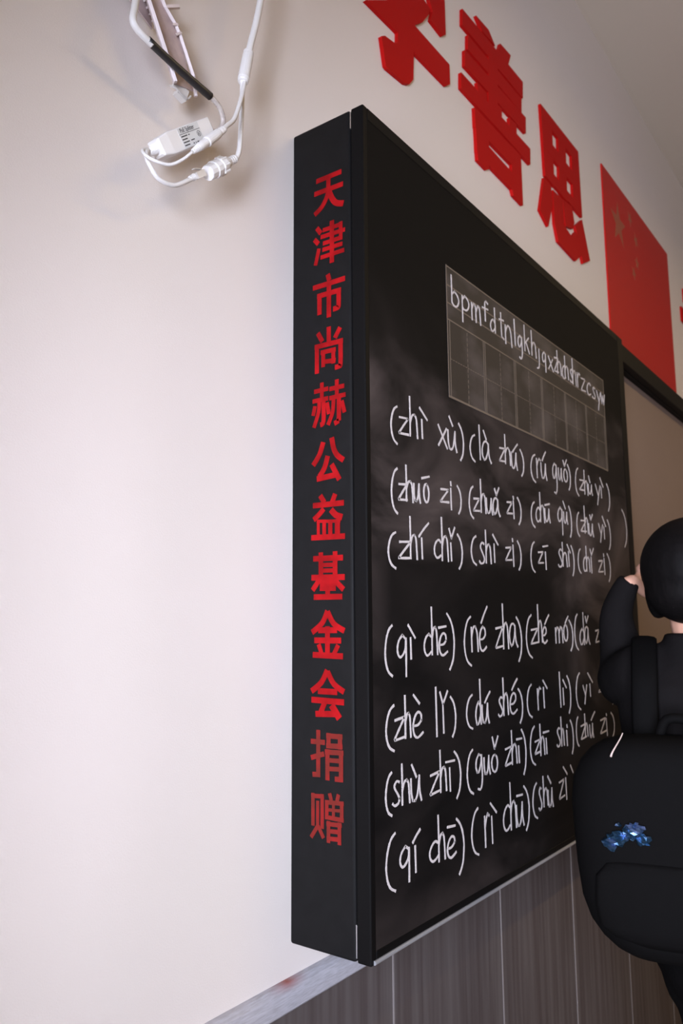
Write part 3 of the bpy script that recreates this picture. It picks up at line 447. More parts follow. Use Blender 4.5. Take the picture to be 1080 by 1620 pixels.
END_CHARACTERS = [('天',[(86,[(-524,21480),(-1044,21474)]),(86,[(-482,21264),(-1074,21247)]),(86,[(-778,21448),(-772,21252),(-740,21127),(-637,20989),(-487,20900)]),(100,[(-787,21222),(-856,21062),(-941,20959),(-1080,20905)])]),('津',[(80,[(-534,20652),(-619,20532)]),(80,[(-482,20465),(-566,20365)]),(72,[(-580,20281),(-504,20008)]),(72,[(-658,20573),(-1024,20561)]),(72,[(-614,20466),(-1110,20448)]),(72,[(-662,20341),(-1057,20333)]),(72,[(-650,20235),(-1056,20222)]),(72,[(-613,20112),(-1091,20104)]),(86,[(-847,20685),(-843,19958)]),(72,[(-1024,20609),(-1022,20296)])]),('市',[(86,[(-757,19787),(-789,19670)]),(86,[(-452,19627),(-1104,19622)]),(86,[(-539,19462),(-1022,19452)]),(86,[(-587,19473),(-587,19139)]),(86,[(-781,19666),(-778,19052)]),(86,[(-975,19477),(-973,19212),(-945,19170),(-863,19167)])]),('尚',[(82,[(-775,18895),(-774,18593)]),(82,[(-553,18838),(-646,18675)]),(82,[(-1001,18832),(-897,18679)]),(82,[(-488,18612),(-1055,18604)]),(82,[(-534,18623),(-533,18163)]),(82,[(-1008,18627),(-1006,18242),(-981,18199),(-895,18194)]),(75,[(-610,18495),(-913,18490)]),(75,[(-663,18507),(-662,18248)]),(75,[(-864,18503),(-863,18266)]),(75,[(-645,18335),(-909,18309)])]),('赫',[(72,[(-633,17997),(-632,17695)]),(72,[(-477,17871),(-760,17876)]),(72,[(-444,17717),(-759,17718)]),(72,[(-580,17716),(-565,17522),(-470,17283)]),(80,[(-665,17700),(-664,17357),(-600,17308)]),(72,[(-494,17633),(-455,17481)]),(72,[(-735,17653),(-772,17459)]),(72,[(-931,17992),(-929,17687)]),(72,[(-785,17860),(-1074,17862)]),(72,[(-784,17711),(-1100,17718)]),(72,[(-867,17693),(-845,17475),(-754,17284)]),(80,[(-970,17691),(-968,17319),(-879,17286)]),(72,[(-1025,17630),(-1078,17435)])]),('公',[(90,[(-659,17023),(-585,16835),(-455,16674)]),(90,[(-826,17072),(-863,16898),(-931,16777),(-1054,16683)]),(90,[(-746,16791),(-683,16609),(-578,16476)]),(90,[(-529,16446),(-956,16475)]),(90,[(-821,16647),(-972,16386)])]),('益',[(86,[(-595,16178),(-678,16059)]),(86,[(-889,16175),(-829,16044)]),(86,[(-451,16029),(-1054,16019)]),(86,[(-667,15961),(-570,15876),(-465,15805)]),(100,[(-807,15937),(-898,15846),(-1021,15798)]),(50,[(-528,15778),(-985,15743)]),(55,[(-558,15788),(-558,15546)]),(70,[(-673,15779),(-673,15538)]),(76,[(-794,15768),(-793,15529)]),(95,[(-930,15778),(-929,15519)]),(86,[(-418,15525),(-1072,15506)])]),('基',[(86,[(-607,15286),(-606,14890)]),(86,[(-882,15287),(-880,14890)]),(86,[(-457,15193),(-1030,15182)]),(65,[(-610,15090),(-881,15082)]),(65,[(-609,15003),(-880,14996)]),(90,[(-422,14902),(-1062,14887)]),(86,[(-575,14859),(-443,14707)]),(86,[(-873,14847),(-1040,14699)]),(200,[(-588,14792),(-893,14785)]),(86,[(-739,14885),(-738,14607)]),(86,[(-468,14602),(-1014,14596)])]),('金',[(88,[(-733,14387),(-630,14203),(-432,14062)]),(88,[(-733,14378),(-854,14190),(-1050,14085)]),(88,[(-555,14095),(-912,14097)]),(88,[(-732,14155),(-731,13701)]),(88,[(-478,13944),(-987,13942)]),(75,[(-562,13886),(-622,13735)]),(75,[(-933,13877),(-852,13738)]),(88,[(-448,13726),(-1019,13711)])]),('会',[(88,[(-725,13503),(-613,13317),(-422,13180)]),(88,[(-730,13482),(-849,13303),(-1037,13194)]),(88,[(-547,13188),(-910,13187)]),(88,[(-422,13055),(-1035,13044)]),(88,[(-687,13045),(-590,12857)]),(88,[(-500,12849),(-905,12869)]),(110,[(-804,12994),(-951,12805)])]),('捐',[(74,[(-552,12617),(-551,11936)]),(74,[(-559,11974),(-441,11965)]),(74,[(-410,12443),(-678,12443)]),(74,[(-414,12204),(-662,12279)]),(74,[(-704,12544),(-1003,12546)]),(74,[(-747,12586),(-746,12368)]),(74,[(-958,12585),(-956,12365)]),(74,[(-704,12400),(-1002,12408)]),(74,[(-726,12352),(-724,11907)]),(74,[(-679,12308),(-1019,12321)]),(74,[(-976,12350),(-973,11907)]),(74,[(-985,11943),(-861,11939)]),(65,[(-713,12195),(-987,12202)]),(65,[(-713,12071),(-986,12087)])]),('赠',[(62,[(-450,11698),(-450,11231)]),(62,[(-417,11655),(-656,11669)]),(62,[(-624,11701),(-623,11210)]),(55,[(-539,11596),(-538,11226)]),(62,[(-547,11249),(-414,11063)]),(62,[(-550,11239),(-649,11083)]),(62,[(-762,11728),(-794,11627)]),(62,[(-927,11730),(-898,11628)]),(62,[(-679,11594),(-1019,11610)]),(62,[(-711,11623),(-710,11359)]),(62,[(-983,11628),(-981,11354)]),(50,[(-834,11626),(-832,11364)]),(62,[(-679,11386),(-1018,11378)]),(45,[(-711,11491),(-996,11505)]),(62,[(-703,11292),(-981,11306)]),(62,[(-742,11336),(-741,11031)]),(62,[(-941,11341),(-939,11030)]),(62,[(-710,11192),(-966,11209)]),(62,[(-709,11088),(-965,11106)])])]
WALL_SHAN = [[(6408,29338),(10052,29519),(10002,28982),(6381,28871)],[(7167,29667),(7893,29737),(8256,29505),(7511,29442)],[(8603,29797),(9271,29861),(8818,28945),(8175,28905)],[(6658,28779),(9903,28912),(9861,28454),(6634,28374)],[(6466,28242),(10150,28467),(10100,27948),(6440,27792)],[(7838,29259),(8394,29302),(8228,27154),(7687,27157)],[(6232,27490),(10383,27619),(10333,27108),(6207,27055)],[(7092,27741),(7629,27753),(7599,27335),(7156,27314)],[(8103,27813),(8528,27813),(8492,27355),(8065,27312)],[(9013,27838),(9471,27865),(9431,27416),(8973,27371)],[(6903,26940),(9674,27040),(9679,26482),(9077,26467),(7659,26432),(6914,26414)],[(6950,26284),(7646,26263),(8951,26234),(9656,26231),(9631,25725),(8961,25730),(7752,25737),(6962,25772)],[(6901,26916),(7696,26942),(7600,25625),(7501,25558),(6993,25563)],[(9094,27030),(9674,27040),(9684,25576),(9076,25591),(8983,25741)]]
WALL_SI = [[(11327,29571),(12199,29580),(12162,27292),(11453,27330)],[(12689,29584),(13325,29593),(13221,27284),(12582,27308)],[(13827,29625),(14480,29638),(14535,27341),(13754,27372)],[(11352,29575),(14480,29638),(14474,29138),(13546,29157),(12394,29170),(11345,29150)],[(11374,28710),(14492,28594),(14489,28126),(11399,28236)],[(11420,27725),(14515,27643),(14518,27334),(11452,27318)],[(11352,27211),(11861,27187),(11926,26614),(11506,25739),(10913,26001)],[(12011,27128),(12800,27176),(12794,26344),(13457,26224),(13790,26532),(14250,26392),(14279,25945),(13730,25532),(12267,25580),(12034,26072)],[(12802,27193),(13598,27301),(13753,26812),(13571,26536),(12978,26368)],[(13820,26755),(14491,27246),(15073,26053),(14396,25693),(14199,26028)]]
WALL_XUE = [[(2168,26608),(3117,27272),(4068,27325),(4024,26656),(3283,26668)],[(2833,27402),(4345,28274),(4759,28206),(4731,28043),(4401,27607),(4067,27318),(3369,27091),(3117,27272)],[(3366,27000),(4076,27338),(4002,26609),(3959,25928),(3778,25708),(3623,25639),(2929,25564),(2860,25585),(2717,26165),(2841,26257),(3237,26337),(3350,26459)],[(4008,27308),(5641,27330),(5647,26822),(5473,26682),(3984,26631)],[(4687,28516),(5486,28932),(5495,28022),(5354,27900),(4790,27935),(4888,28223)],[(2150,29300),(2600,29450),(2900,28700),(2450,28650)],[(3300,29500),(3750,29550),(3950,28849),(3500,28800)],[(1950,28750),(4300,28750),(4300,28320),(1950,28320)],[(1950,28600),(2400,28600),(2300,27700),(1950,27799)]]
FLAG_STARS = [(18601,28854,899),(20148,29753,314),(20795,29107,317),(20771,28150,298),(20248,27563,291)]

S4 = 1e-4

# ------------------------------------------------------------------ the room
x0, x1, y1, zc = ROOM['x0'], ROOM['x1'], ROOM['y1'], ROOM['z1']
TH = 0.2


def struct(name, bm, m):
    return tag(obj(name, bm, m), kind='structure')


struct('wall_front', boxes((x0 - TH, x1 + TH, 0, TH, 0, zc + TH)), M['paint'])
struct('wall_right', boxes((x1, x1 + TH, y1, 0, 0, zc + TH)), M['far_paint'])
struct('wall_back', boxes((x0 - TH, x1 + TH, y1 - TH, y1, 0, zc + TH)), M['far_paint'])
(a0, a1, s0, h0), (b0, b1, s1, h1) = WINDOWS
struct('wall_left', boxes((x0 - TH, x0, a0, 0, 0, zc + TH), (x0 - TH, x0, a1, a0, 0, s0), (x0 - TH, x0, a1, a0, h0, zc + TH),
                          (x0 - TH, x0, b0, a1, 0, zc + TH), (x0 - TH, x0, b1, b0, 0, s1), (x0 - TH, x0, b1, b0, h1, zc + TH),
                          (x0 - TH, x0, y1, b1, 0, zc + TH)), M['paint'])
struct('floor', boxes((x0 - TH, x1 + TH, y1 - TH, TH, -0.1, 0)), M['floor'])
struct('ceiling', boxes((x0, x1, y1, 0, zc, zc + TH)), M['ceiling'])
for i, (ya, yb, zs, zh) in enumerate(WINDOWS):
    bm = BM()
    f = 0.06
    xa, xb = x0 - 0.13, x0 - 0.07
    ym = (ya + yb) / 2
    for q in ((xa, xb, yb, yb + f, zs, zh), (xa, xb, ya - f, ya, zs, zh), (xa, xb, yb + f, ya - f, zs, zs + f), (xa, xb, yb + f, ya - f, zh - f, zh),
              (xa, xb, ym - 0.03, ym + 0.03, zs + f, zh - f)):
        box(bm, *q)
    w = struct('window_%d' % (i + 1), bm, M['frame_white'])
    for yy0, yy1 in ((yb + f, ym - 0.03), (ym + 0.03, ya - f)):
        obj('window_pane', boxes((x0 - 0.103, x0 - 0.097, yy0, yy1, zs + f, zh - f)), M['glass'], w)

# wainscot of laminate sheets with pale joints, and the ledge that caps it
bm = BM()
SEAMS = [-1.42, -1.0, -0.578, -0.157, 0.264, 0.687, 1.10, 1.52, 1.94, 2.36, 2.78, 3.2, 3.62, 4.04, 4.46, 4.88, 5.3, 5.72, 6.14]
edges = [x0] + SEAMS + [x1]
for a, b in zip(edges, edges[1:]):
    box(bm, a + 0.002, b - 0.002, -0.010, -0.0005, 0.10, 0.866)
w = struct('trim_1', bm, M['wainscot'])
bm = BM()
for s in SEAMS:
    box(bm, s - 0.0022, s + 0.0022, -0.0108, -0.0005, 0.10, 0.866)
obj('joint_strip', bm, M['seam'], w)
prof = [(-0.0005, 0.866), (-0.016, 0.866), (-0.0185, 0.869), (-0.0185, 0.884), (-0.015, 0.896), (-0.008, 0.9025), (-0.0005, 0.9035)]
bm = BM()
loft(bm, [[Vector((x, y, z)) for y, z in prof] for x in (x0 + 0.001, x1 - 0.001)])
struct('trim_2', bm, M['ledge'])
struct('baseboard_front', boxes((x0 + 0.001, x1 - 0.001, -0.014, -0.0005, 0, 0.10)), M['wainscot'])

# ------------------------------------------------------------------ the blackboard
ZB, ZT, DB, DS = 0.95, 2.25, 0.1475, 0.1209
XE, XT = 1.33, 4.20
board = thing('blackboard', (0, 0, ZB), 'long black sliding chalkboard with red characters down its end and chalk writing', 'blackboard')
obj('end_panel', boxes((0, 0.032, -DS, -0.001, ZB, ZT), bevel=0.004), M['black'], board)
obj('end_panel', boxes((XT - 0.032, XT, -DS, -0.001, ZB, ZT), bevel=0.004), M['black'], board)
bm = boxes((0.033, XT - 0.033, -DS + 0.006, -0.001, ZT - 0.058, ZT - 0.003), bevel=0.003)
box(bm, 1.345, 2.855, -0.1365, -DS + 0.0055, ZT - 0.056, ZT, bevel=0.003)
obj('top_rail', bm, M['black_edge'], board)
bm = boxes((0.033, XT - 0.033, -DS + 0.006, -0.001, ZB + 0.001, ZB + 0.05), bevel=0.003)
box(bm, 1.345, 2.855, -0.1365, -DS + 0.0055, ZB, ZB + 0.052, bevel=0.003)
obj('bottom_rail', bm, M['black_edge'], board)
o = obj('fixed_panel', boxes((0.034, XT - 0.034, -0.098, -0.03, ZB + 0.051, ZT - 0.059)), M['panel'], board)
tag(o, 'grey-brown panel recessed between the sliding boards')
# bright metal slips added to stand for light showing through the end joint
for za, zb in ((ZT - 0.033, ZT - 0.004), (ZB + 0.006, ZB + 0.05)):
    obj('guide_strip', boxes((0.0008, 0.006, -DS - 0.0022, -DS - 0.0004, za, zb)), M['alu'], board)


def sliding(xa, xb, flip):
    yb, yf = -DS - 0.0026, -DB
    s = obj('sliding_panel', boxes((xa + 0.012, xb - 0.03, yf + 0.0010, yb, ZB + 0.016, ZT - 0.02)), M['board'], board)
    bm = BM()
    wl, wr = (0.013, 0.047) if not flip else (0.047, 0.013)
    box(bm, xa, xa + wl, yf, yb, ZB, ZT, bevel=0.0025)
    box(bm, xb - wr, xb, yf, yb, ZB, ZT, bevel=0.0025)
    box(bm, xa + wl, xb - wr, yf, yb, ZT - 0.022, ZT, bevel=0.002)
    box(bm, xa + wl, xb - wr, yf, yb, ZB, ZB + 0.018, bevel=0.002)
    fr = obj('panel_frame', bm, M['black_edge'], s)
    bm = BM()
    loft(bm, [[Vector((x, yf - 0.0008 + r * 0.0032 * math.cos(t), ZB + 0.0042 + 0.0030 * math.sin(t))) for t, r in [(2 * PI * k / 10, 1) for k in range(10)]] for x in (xa + 0.006, xb - 0.02)])
    tag(obj('bottom_lip', bm, M['lip_alu'], s), 'thin bright aluminium lip along the lower edge')
    return s


panel = sliding(0.0, XE, False)
sliding(2.87, XT, True)
YF = -DB + 0.0010


def onface(a, b, h):
    return Vector((a, YF - h, b))


def sc4(pts):
    return [(a * S4, b * S4) for a, b in pts]


# printed grid for the letters, stuck on the board
gx0, gx1, gz0, gz1 = 0.264, 1.136, 1.823, 2.0765
bm = BM()
prism(bm, [(gx0, gz0), (gx1, gz0), (gx1, gz1), (gx0, gz1)], onface, 0.0001, 0.0008)
gridp = obj('letter_grid', bm, M['grid_film'], panel)
tag(gridp, 'dusty printed practice grid with four letter lines above square boxes')
bm = BM()
LW = 0.0026
for z in (2.0745, 2.038, 2.0035, 1.9715):
    ribbon(bm, [(gx0, z), (gx1, z)], LW, onface, 0.0008, 0.0011)
ribbon(bm, [(gx0, gz0 + 0.002), (gx1, gz0 + 0.002)], 0.004, onface, 0.0008, 0.0011)
ribbon(bm, [(gx0 + 0.001, gz0), (gx0 + 0.001, gz1)], LW, onface, 0.0008, 0.00112)
ribbon(bm, [(gx1 - 0.001, gz0), (gx1 - 0.001, gz1)], LW, onface, 0.0008, 0.00112)
cell = (gx1 - gx0 - 0.012) / 6
for k in range(6):
    xa = gx0 + 0.009 + k * cell
    xb = xa + cell - 0.007
    for x in (xa, xb):
        ribbon(bm, [(x, gz0 + 0.004), (x, 1.9705)], 0.0018, onface, 0.0008, 0.00112)
    xm, zm = (xa + xb) / 2, (gz0 + 1.9715) / 2
    n = 14
    for j in range(n):
        t0, t1 = j / n, (j + 0.6) / n
        ribbon(bm, [(xa + (xb - xa) * t0, zm), (xa + (xb - xa) * t1, zm)], 0.0014, onface, 0.0008, 0.0011)
        ribbon(bm, [(xm, gz0 + 0.004 + (1.967 - gz0) * t0), (xm, gz0 + 0.004 + (1.967 - gz0) * t1)], 0.0014, onface, 0.0008, 0.0011)
obj('grid_lines', bm, M['grid_line'], gridp)

def clusters(strokes):
    """the strokes of a bracketed word sorted into runs that stand close together"""
    bx = [(min(q[0] for q in s), max(q[0] for q in s), min(q[1] for q in s), max(q[1] for q in s)) for s in strokes]
    left, out = list(range(len(strokes))), []
    while left:
        grp, todo = [], [left.pop(0)]
        while todo:
            i = todo.pop()
            grp.append(i)
            for j in left[:]:
                a, b = bx[i], bx[j]
                gx, gz = max(0, a[0] - b[1], b[0] - a[1]), max(0, a[2] - b[3], b[2] - a[3])
                if math.hypot(gx, gz) <= max(175, 0.42 * max(a[1] - a[0], a[3] - a[2], b[1] - b[0], b[3] - b[2])):
                    left.remove(j)
                    todo.append(j)
        out.append([strokes[i] for i in sorted(grp)])
    return out


for wd in [c for w_ in CHALK_WORDS for c in clusters(w_)]:
    bm = BM()
    for k, st in enumerate(wd):
        ribbon(bm, sc4(st), 0.0038, onface, 0.0, 0.0005 + 0.00003 * (k % 9), smooth=4, jitter=0.16, ext=0.0012)
    obj('chalk_word', bm, M['chalk'], panel)
bm = BM()
for k, st in enumerate(GRID_LETTERS):
    ribbon(bm, sc4(st), 0.0037, onface, 0.0009, 0.0014 + 0.00003 * (k % 9), smooth=4, jitter=0.14, ext=0.001)
obj('chalk_letters', bm, M['chalk'], panel)

# red vinyl characters down the end panel
end = [c for c in board.children if c.name.startswith('end_panel')][0] if board.children else None
for ch, strokes in END_CHARACTERS:
    bm = BM()
    for k, (w10, pts) in enumerate(strokes):
        ribbon(bm, sc4(pts), w10 * S4, lambda a, b, h: Vector((-h, a, b)), 0.0, 0.0004 + 0.00002 * k, smooth=4)
    obj('red_character', bm, M['red_worn'] if ch in '捐赠' else M['red_film'], end or board)


# ------------------------------------------------------------------ raised characters and flag on the wall
def onwall(a, b, h):
    return Vector((a, -h, b))


WG = 'raised red characters in a row above the blackboard'


def wall_char(polys, label):
    bm = BM()
    for k, P in enumerate(polys):
        prism(bm, sc4(P), onwall, 0.0, 0.0085 + 0.00006 * k)
    me = obj('wall_character', bm, M['red'])
    return tag(me, label, 'wall lettering', WG)


wall_char(WALL_XUE, 'raised red character cut off by the top of the picture, nearest the cable')
wall_char(WALL_SHAN, 'raised red character with stacked bars over a box, second from the left')
wall_char(WALL_SI, 'raised red character with four square holes, next to the flag')
tian = [[(2.83, 2.98), (3.15, 2.98), (3.15, 2.915), (2.83, 2.915)], [(2.762, 2.87), (3.2, 2.87), (3.2, 2.80), (2.762, 2.80)],
        [(2.955, 2.95), (3.02, 2.95), (3.01, 2.74), (2.945, 2.74)], [(2.945, 2.76), (3.01, 2.76), (2.90, 2.58), (2.80, 2.54), (2.79, 2.60), (2.87, 2.65)],
        [(2.97, 2.76), (3.03, 2.76), (3.09, 2.65), (3.18, 2.60), (3.17, 2.54), (3.06, 2.58)]]
wall_char([[(int(a * 1e4), int(b * 1e4)) for a, b in P] for P in tian], 'raised red character beyond the flag, only its left tip in the picture')

fl = thing('flag', (2.135, -0.003, 2.40), 'flat red flag panel with five faded yellow stars on the wall above the blackboard', 'flag')
obj('flag_field', boxes((1.700, 2.571, -0.0055, -0.0005, 2.405, 3.050)), M['flag'], fl)
big = STARS0 = FLAG_STARS[0]
for i, (sx_, sz_, rr) in enumerate(FLAG_STARS):
    cx, cz, r = sx_ * S4, sz_ * S4, rr * S4
    rot = 0 if i == 0 else math.atan2(big[1] - sz_, big[0] - sx_) - PI / 2
    bm = BM()
    pts = [(cx + (r if k % 2 == 0 else r * 0.385) * math.cos(PI / 2 + rot + k * PI / 5), cz + (r if k % 2 == 0 else r * 0.385) * math.sin(PI / 2 + rot + k * PI / 5)) for k in range(10)]
    prism(bm, pts, onwall, 0.0055, 0.0062)
    obj('star', bm, M['star'], fl)

# ------------------------------------------------------------------ cables hanging on the wall
V = Vector


def cable(pts, r, name, m, parent, seg=12, sm=6):
    return obj(name, tube(BM(), pts, r, seg=seg, smooth=sm), m, parent, smooth=True)


# power-over-ethernet splitter
TL, TR, BL = V((-0.328, -0.06, 2.059)), V((-0.248, -0.06, 2.127)), V((-0.308, -0.06, 2.040))
eL = (TR - TL).normalized()
eH = (BL - TL); eH = (eH - eL * eH.dot(eL)).normalized()
eD = V((0, 1, 0))
LEN, HGT, DEP = 0.098, 0.0285, 0.026
sp = thing('splitter_box', TL + eD * 0.01, 'white plastic splitter box with printed label hanging from cables on the wall', 'cable splitter')


def spt(a, b, d):
    return TL + eL * a + eH * b + eD * d


bm = BM()
secs = [(-0.019, 0.006, 0.0225, 0.006), (-0.0165, 0.003, 0.0255, 0.002), (0.0, 0.0, HGT, 0.0), (LEN - 0.002, 0.0, HGT, 0.0), (LEN, 0.0012, HGT - 0.0012, 0.0012)]
loft(bm, [[spt(a, u0, d0), spt(a, u1, d0), spt(a, u1 , DEP - d0), spt(a, u0, DEP - d0)] for a, u0, u1, d0 in secs])
es = [e for e in bm.edges if abs((e.verts[0].co - e.verts[1].co).normalized().dot(eL)) > 0.8]
bmesh.ops.bevel(bm, geom=es, offset=0.0018, segments=3, profile=0.5, affect='EDGES')
housing = obj('housing', bm, M['white'], sp)
bm = BM()


def onlab(a, b, h):
    return spt(a, b, -h)


prism(bm, [(0.022, 0.001), (0.069, 0.001), (0.069, HGT - 0.001), (0.022, HGT - 0.001)], onlab, 0.0, 0.0003)
lab = obj('label_sticker', bm, M['label'], housing)
bm = BM()
ribbon(bm, [(0.0225, 0.0095), (0.0685, 0.0095)], 0.0007, onlab, 0.0003, 0.0004)
for k in range(4):
    z = 0.0125 + k * 0.0038
    ribbon(bm, [(0.024, z), (0.0375 - 0.002 * (k % 2), z)], 0.0015, onlab, 0.0003, 0.0004)
for a, b, z in ((0.040, 0.043, 0.0125), (0.041, 0.049, 0.020), (0.043, 0.0455, 0.0245), (0.048, 0.0495, 0.0245), (0.052, 0.056, 0.0245)):
    ribbon(bm, [(a, z), (b, z)], 0.0014, onlab, 0.0003, 0.0004)
ring = [(0.0625 + 0.0036 * math.cos(t), 0.0155 + 0.0036 * math.sin(t)) for t in [2 * PI * k / 20 for k in range(21)]]
ribbon(bm, ring, 0.0007, onlab, 0.0003, 0.0004, smooth=1)
ribbon(bm, [(0.0602, 0.0178), (0.0648, 0.0132)], 0.0008, onlab, 0.0003, 0.00042)
ribbon(bm, [(0.0612, 0.0135), (0.0612, 0.0158), (0.0638, 0.0172)], 0.0008, onlab, 0.0003, 0.00042)
obj('label_print', bm, M['ink'], lab)


def text_mesh(body, size, put, name, m, parent, h=0.00045):
    cu = bpy.data.curves.new(name, 'FONT')
    cu.body = body
    cu.size = size
    to = bpy.data.objects.new(name, cu)
    COL.objects.link(to)
    bpy.context.view_layer.update()
    me = bpy.data.meshes.new_from_object(to.evaluated_get(bpy.context.evaluated_depsgraph_get()))
    bpy.data.objects.remove(to)
    bm = BM()
    bm.from_mesh(me)
    for v in bm.verts:
        v.co = put(v.co.x, v.co.y, h)
    return obj(name, bm, m, parent, recalc=False)


text_mesh('PoE Splitter', 0.0082, lambda a, b, h: onlab(0.0262 + a * 0.80, 0.0078 - b, h), 'label_title', M['ink'], lab)
text_mesh('PoE Splitter', 0.0082, lambda a, b, h: onlab(0.0265 + a * 0.80, 0.0078 - b, h + 0.00005), 'label_title', M['ink'], lab)
# strain relief at the left end
bm = BM()
g0, g1 = spt(-0.0185, 0.0142, 0.013), spt(-0.034, 0.0150, 0.013)
gp, gr = [], []
for k in range(11):
    gp.append(g0.lerp(g1, k / 10)); gr.append(0.0062 - 0.0022 * k / 10 + (0.0009 if k % 2 else -0.0004))
tube(bm, gp, gr, seg=16, smooth=1)
obj('strain_relief', bm, M['white'], sp, smooth=False)
# short lead ending in a barrel plug
barrel = [V((-0.284, -0.09, 2.055)), V((-0.308, -0.09, 2.029))]
cable([V((-0.349, -0.052, 2.026)), V((-0.357, -0.054, 2.021)), V((-0.3655, -0.062, 2.010)), V((-0.362, -0.075, 1.997)), V((-0.340, -0.082, 1.998)), V((-0.322, -0.087, 2.012)), V((-0.308, -0.09, 2.029))],
      0.0021, 'power_lead', M['white'], sp)
bm = BM()
d = (barrel[0] - barrel[1])
pr = []
for k in range(9):
    pr.append((k / 22, 0.0026 + 0.0002 * k + (0.0007 if k % 2 else 0)))
pr += [(0.42, 0.0050), (0.60, 0.0058), (0.97, 0.0058), (1.0, 0.0052)]
tube(bm, [barrel[1] + d * t for t, r in pr], [r for t, r in pr], seg=16, smooth=1)
obj('power_plug', bm, M['white'], sp)
# data lead ending in a crimped clear plug
cable([V((-0.349, -0.050, 2.025)), V((-0.356, -0.056, 2.016)), V((-0.3545, -0.060, 2.002)), V((-0.338, -0.060, 1.988)), V((-0.312, -0.060, 1.991)), V((-0.287, -0.060, 2.010)), V((-0.280, -0.060, 2.017))],
      0.0031, 'data_lead', M['white'], sp)
q0, q1 = V((-0.283, -0.060, 2.0145)), V((-0.251, -0.060, 2.0415))
ax = (q1 - q0).normalized(); ay = V((0, 1, 0)); az = ax.cross(ay)


def sect(p, w, h, ox=0.0):
    return [p + ay * w + az * (h + ox), p - ay * w + az * (h + ox), p - ay * w - az * (h - ox), p + ay * w - az * (h - ox)]


bm = BM()
tube(bm, [q0 + ax * t for t in (-0.002, 0.001, 0.0015, 0.004, 0.0045, 0.007)], [0.0036, 0.0042, 0.0034, 0.0044, 0.0036, 0.0048], seg=14, smooth=1)
obj('plug_boot', bm, M['white'], sp)
bm = BM()
loft(bm, [sect(q0 + ax * t, w, h) for t, w, h in ((0.007, 0.0042, 0.0036), (0.010, 0.0056, 0.0044), (0.028, 0.0056, 0.0044))])
loft(bm, [sect(q0 + ax * t, 0.0026, 0.0005, ox) for t, ox in ((0.013, 0.0095), (0.018, 0.0085), (0.027, 0.0055))])
obj('data_plug', bm, M['clear'], sp)

# camera cable that forks in two
yc = thing('forked_cable', V((-0.18, -0.06, 2.21)), 'white cable dropping from above and forking into a plug and a coupler', 'cable')
cable([V((-0.12, -0.045, 2.62)), V((-0.138, -0.055, 2.45)), V((-0.1475, -0.06, 2.385)), V((-0.160, -0.06, 2.325)), V((-0.168, -0.06, 2.295)), V((-0.176, -0.06, 2.262))], 0.0052, 'trunk_cable', M['white'], yc)
bm = BM()
s0_, s1_ = V((-0.1735, -0.06, 2.2735)), V((-0.1855, -0.06, 2.2155))
prf = [(0, 0.0068), (0.02, 0.0078), (0.08, 0.0078), (0.085, 0.0072), (0.11, 0.0072), (0.115, 0.0080), (0.16, 0.0083), (0.55, 0.0086), (0.88, 0.0088), (0.885, 0.0080), (0.91, 0.0080), (0.915, 0.0086), (0.96, 0.0084), (1, 0.0072)]
tube(bm, [s0_.lerp(s1_, t) for t, r in prf], [r for t, r in prf], seg=18, smooth=1)
obj('fork_sleeve', bm, M['white'], yc)
cable([V((-0.1835, -0.062, 2.220)), V((-0.190, -0.066, 2.200)), V((-0.203, -0.073, 2.170)), V((-0.218, -0.080, 2.138)), V((-0.230, -0.085, 2.118)), V((-0.246, -0.089, 2.100)), V((-0.254, -0.09, 2.0905))], 0.0033, 'fork_lead', M['white'], yc)
cable([V((-0.1865, -0.060, 2.220)), V((-0.1865, -0.060, 2.195)), V((-0.1868, -0.060, 2.170)), V((-0.189, -0.060, 2.130)), V((-0.191, -0.060, 2.104)), V((-0.196, -0.060, 2.089)), V((-0.203, -0.060, 2.082))], 0.0036, 'fork_lead', M['white'], yc)
k0, k1 = V((-0.251, -0.09, 2.0925)), V((-0.2835, -0.09, 2.0555))
bm = BM()
prf = [(0, 0.0042), (0.08, 0.0052), (0.16, 0.0048), (0.20, 0.0054), (0.30, 0.0050), (0.36, 0.0062), (0.5, 0.0066), (0.97, 0.0070), (1.0, 0.0064)]
tube(bm, [k0.lerp(k1, t) for t, r in prf], [r for t, r in prf], seg=16, smooth=1)
obj('power_socket', bm, M['white'], yc)
c0, c1 = V((-0.1985, -0.06, 2.0865)), V((-0.2525, -0.06, 2.037))
bm = BM()
prf = [(0, 0.0052), (0.05, 0.0060), (0.08, 0.0052), (0.12, 0.0062), (0.15, 0.0054), (0.19, 0.0064), (0.23, 0.0060), (0.30, 0.0078), (0.42, 0.0108), (0.45, 0.0120), (0.60, 0.0124), (0.62, 0.0112), (0.68, 0.0112), (0.70, 0.0125), (0.80, 0.0124), (0.82, 0.0110), (0.98, 0.0108), (1.0, 0.0100)]
tube(bm, [c0.lerp(c1, t) for t, r in prf], [r for t, r in prf], seg=12, smooth=1)
ca = (c1 - c0).normalized()
for k in range(8):
    a = 2 * PI * k / 8
    u = ca.orthogonal().normalized(); v = ca.cross(u)
    ctr = c0.lerp(c1, 0.53) + (u * math.cos(a) + v * math.sin(a)) * 0.0118
    tube(bm, [ctr - ca * 0.006, ctr + ca * 0.006], 0.0019, seg=6, smooth=1)
obj('coupler', bm, M['white'], yc)

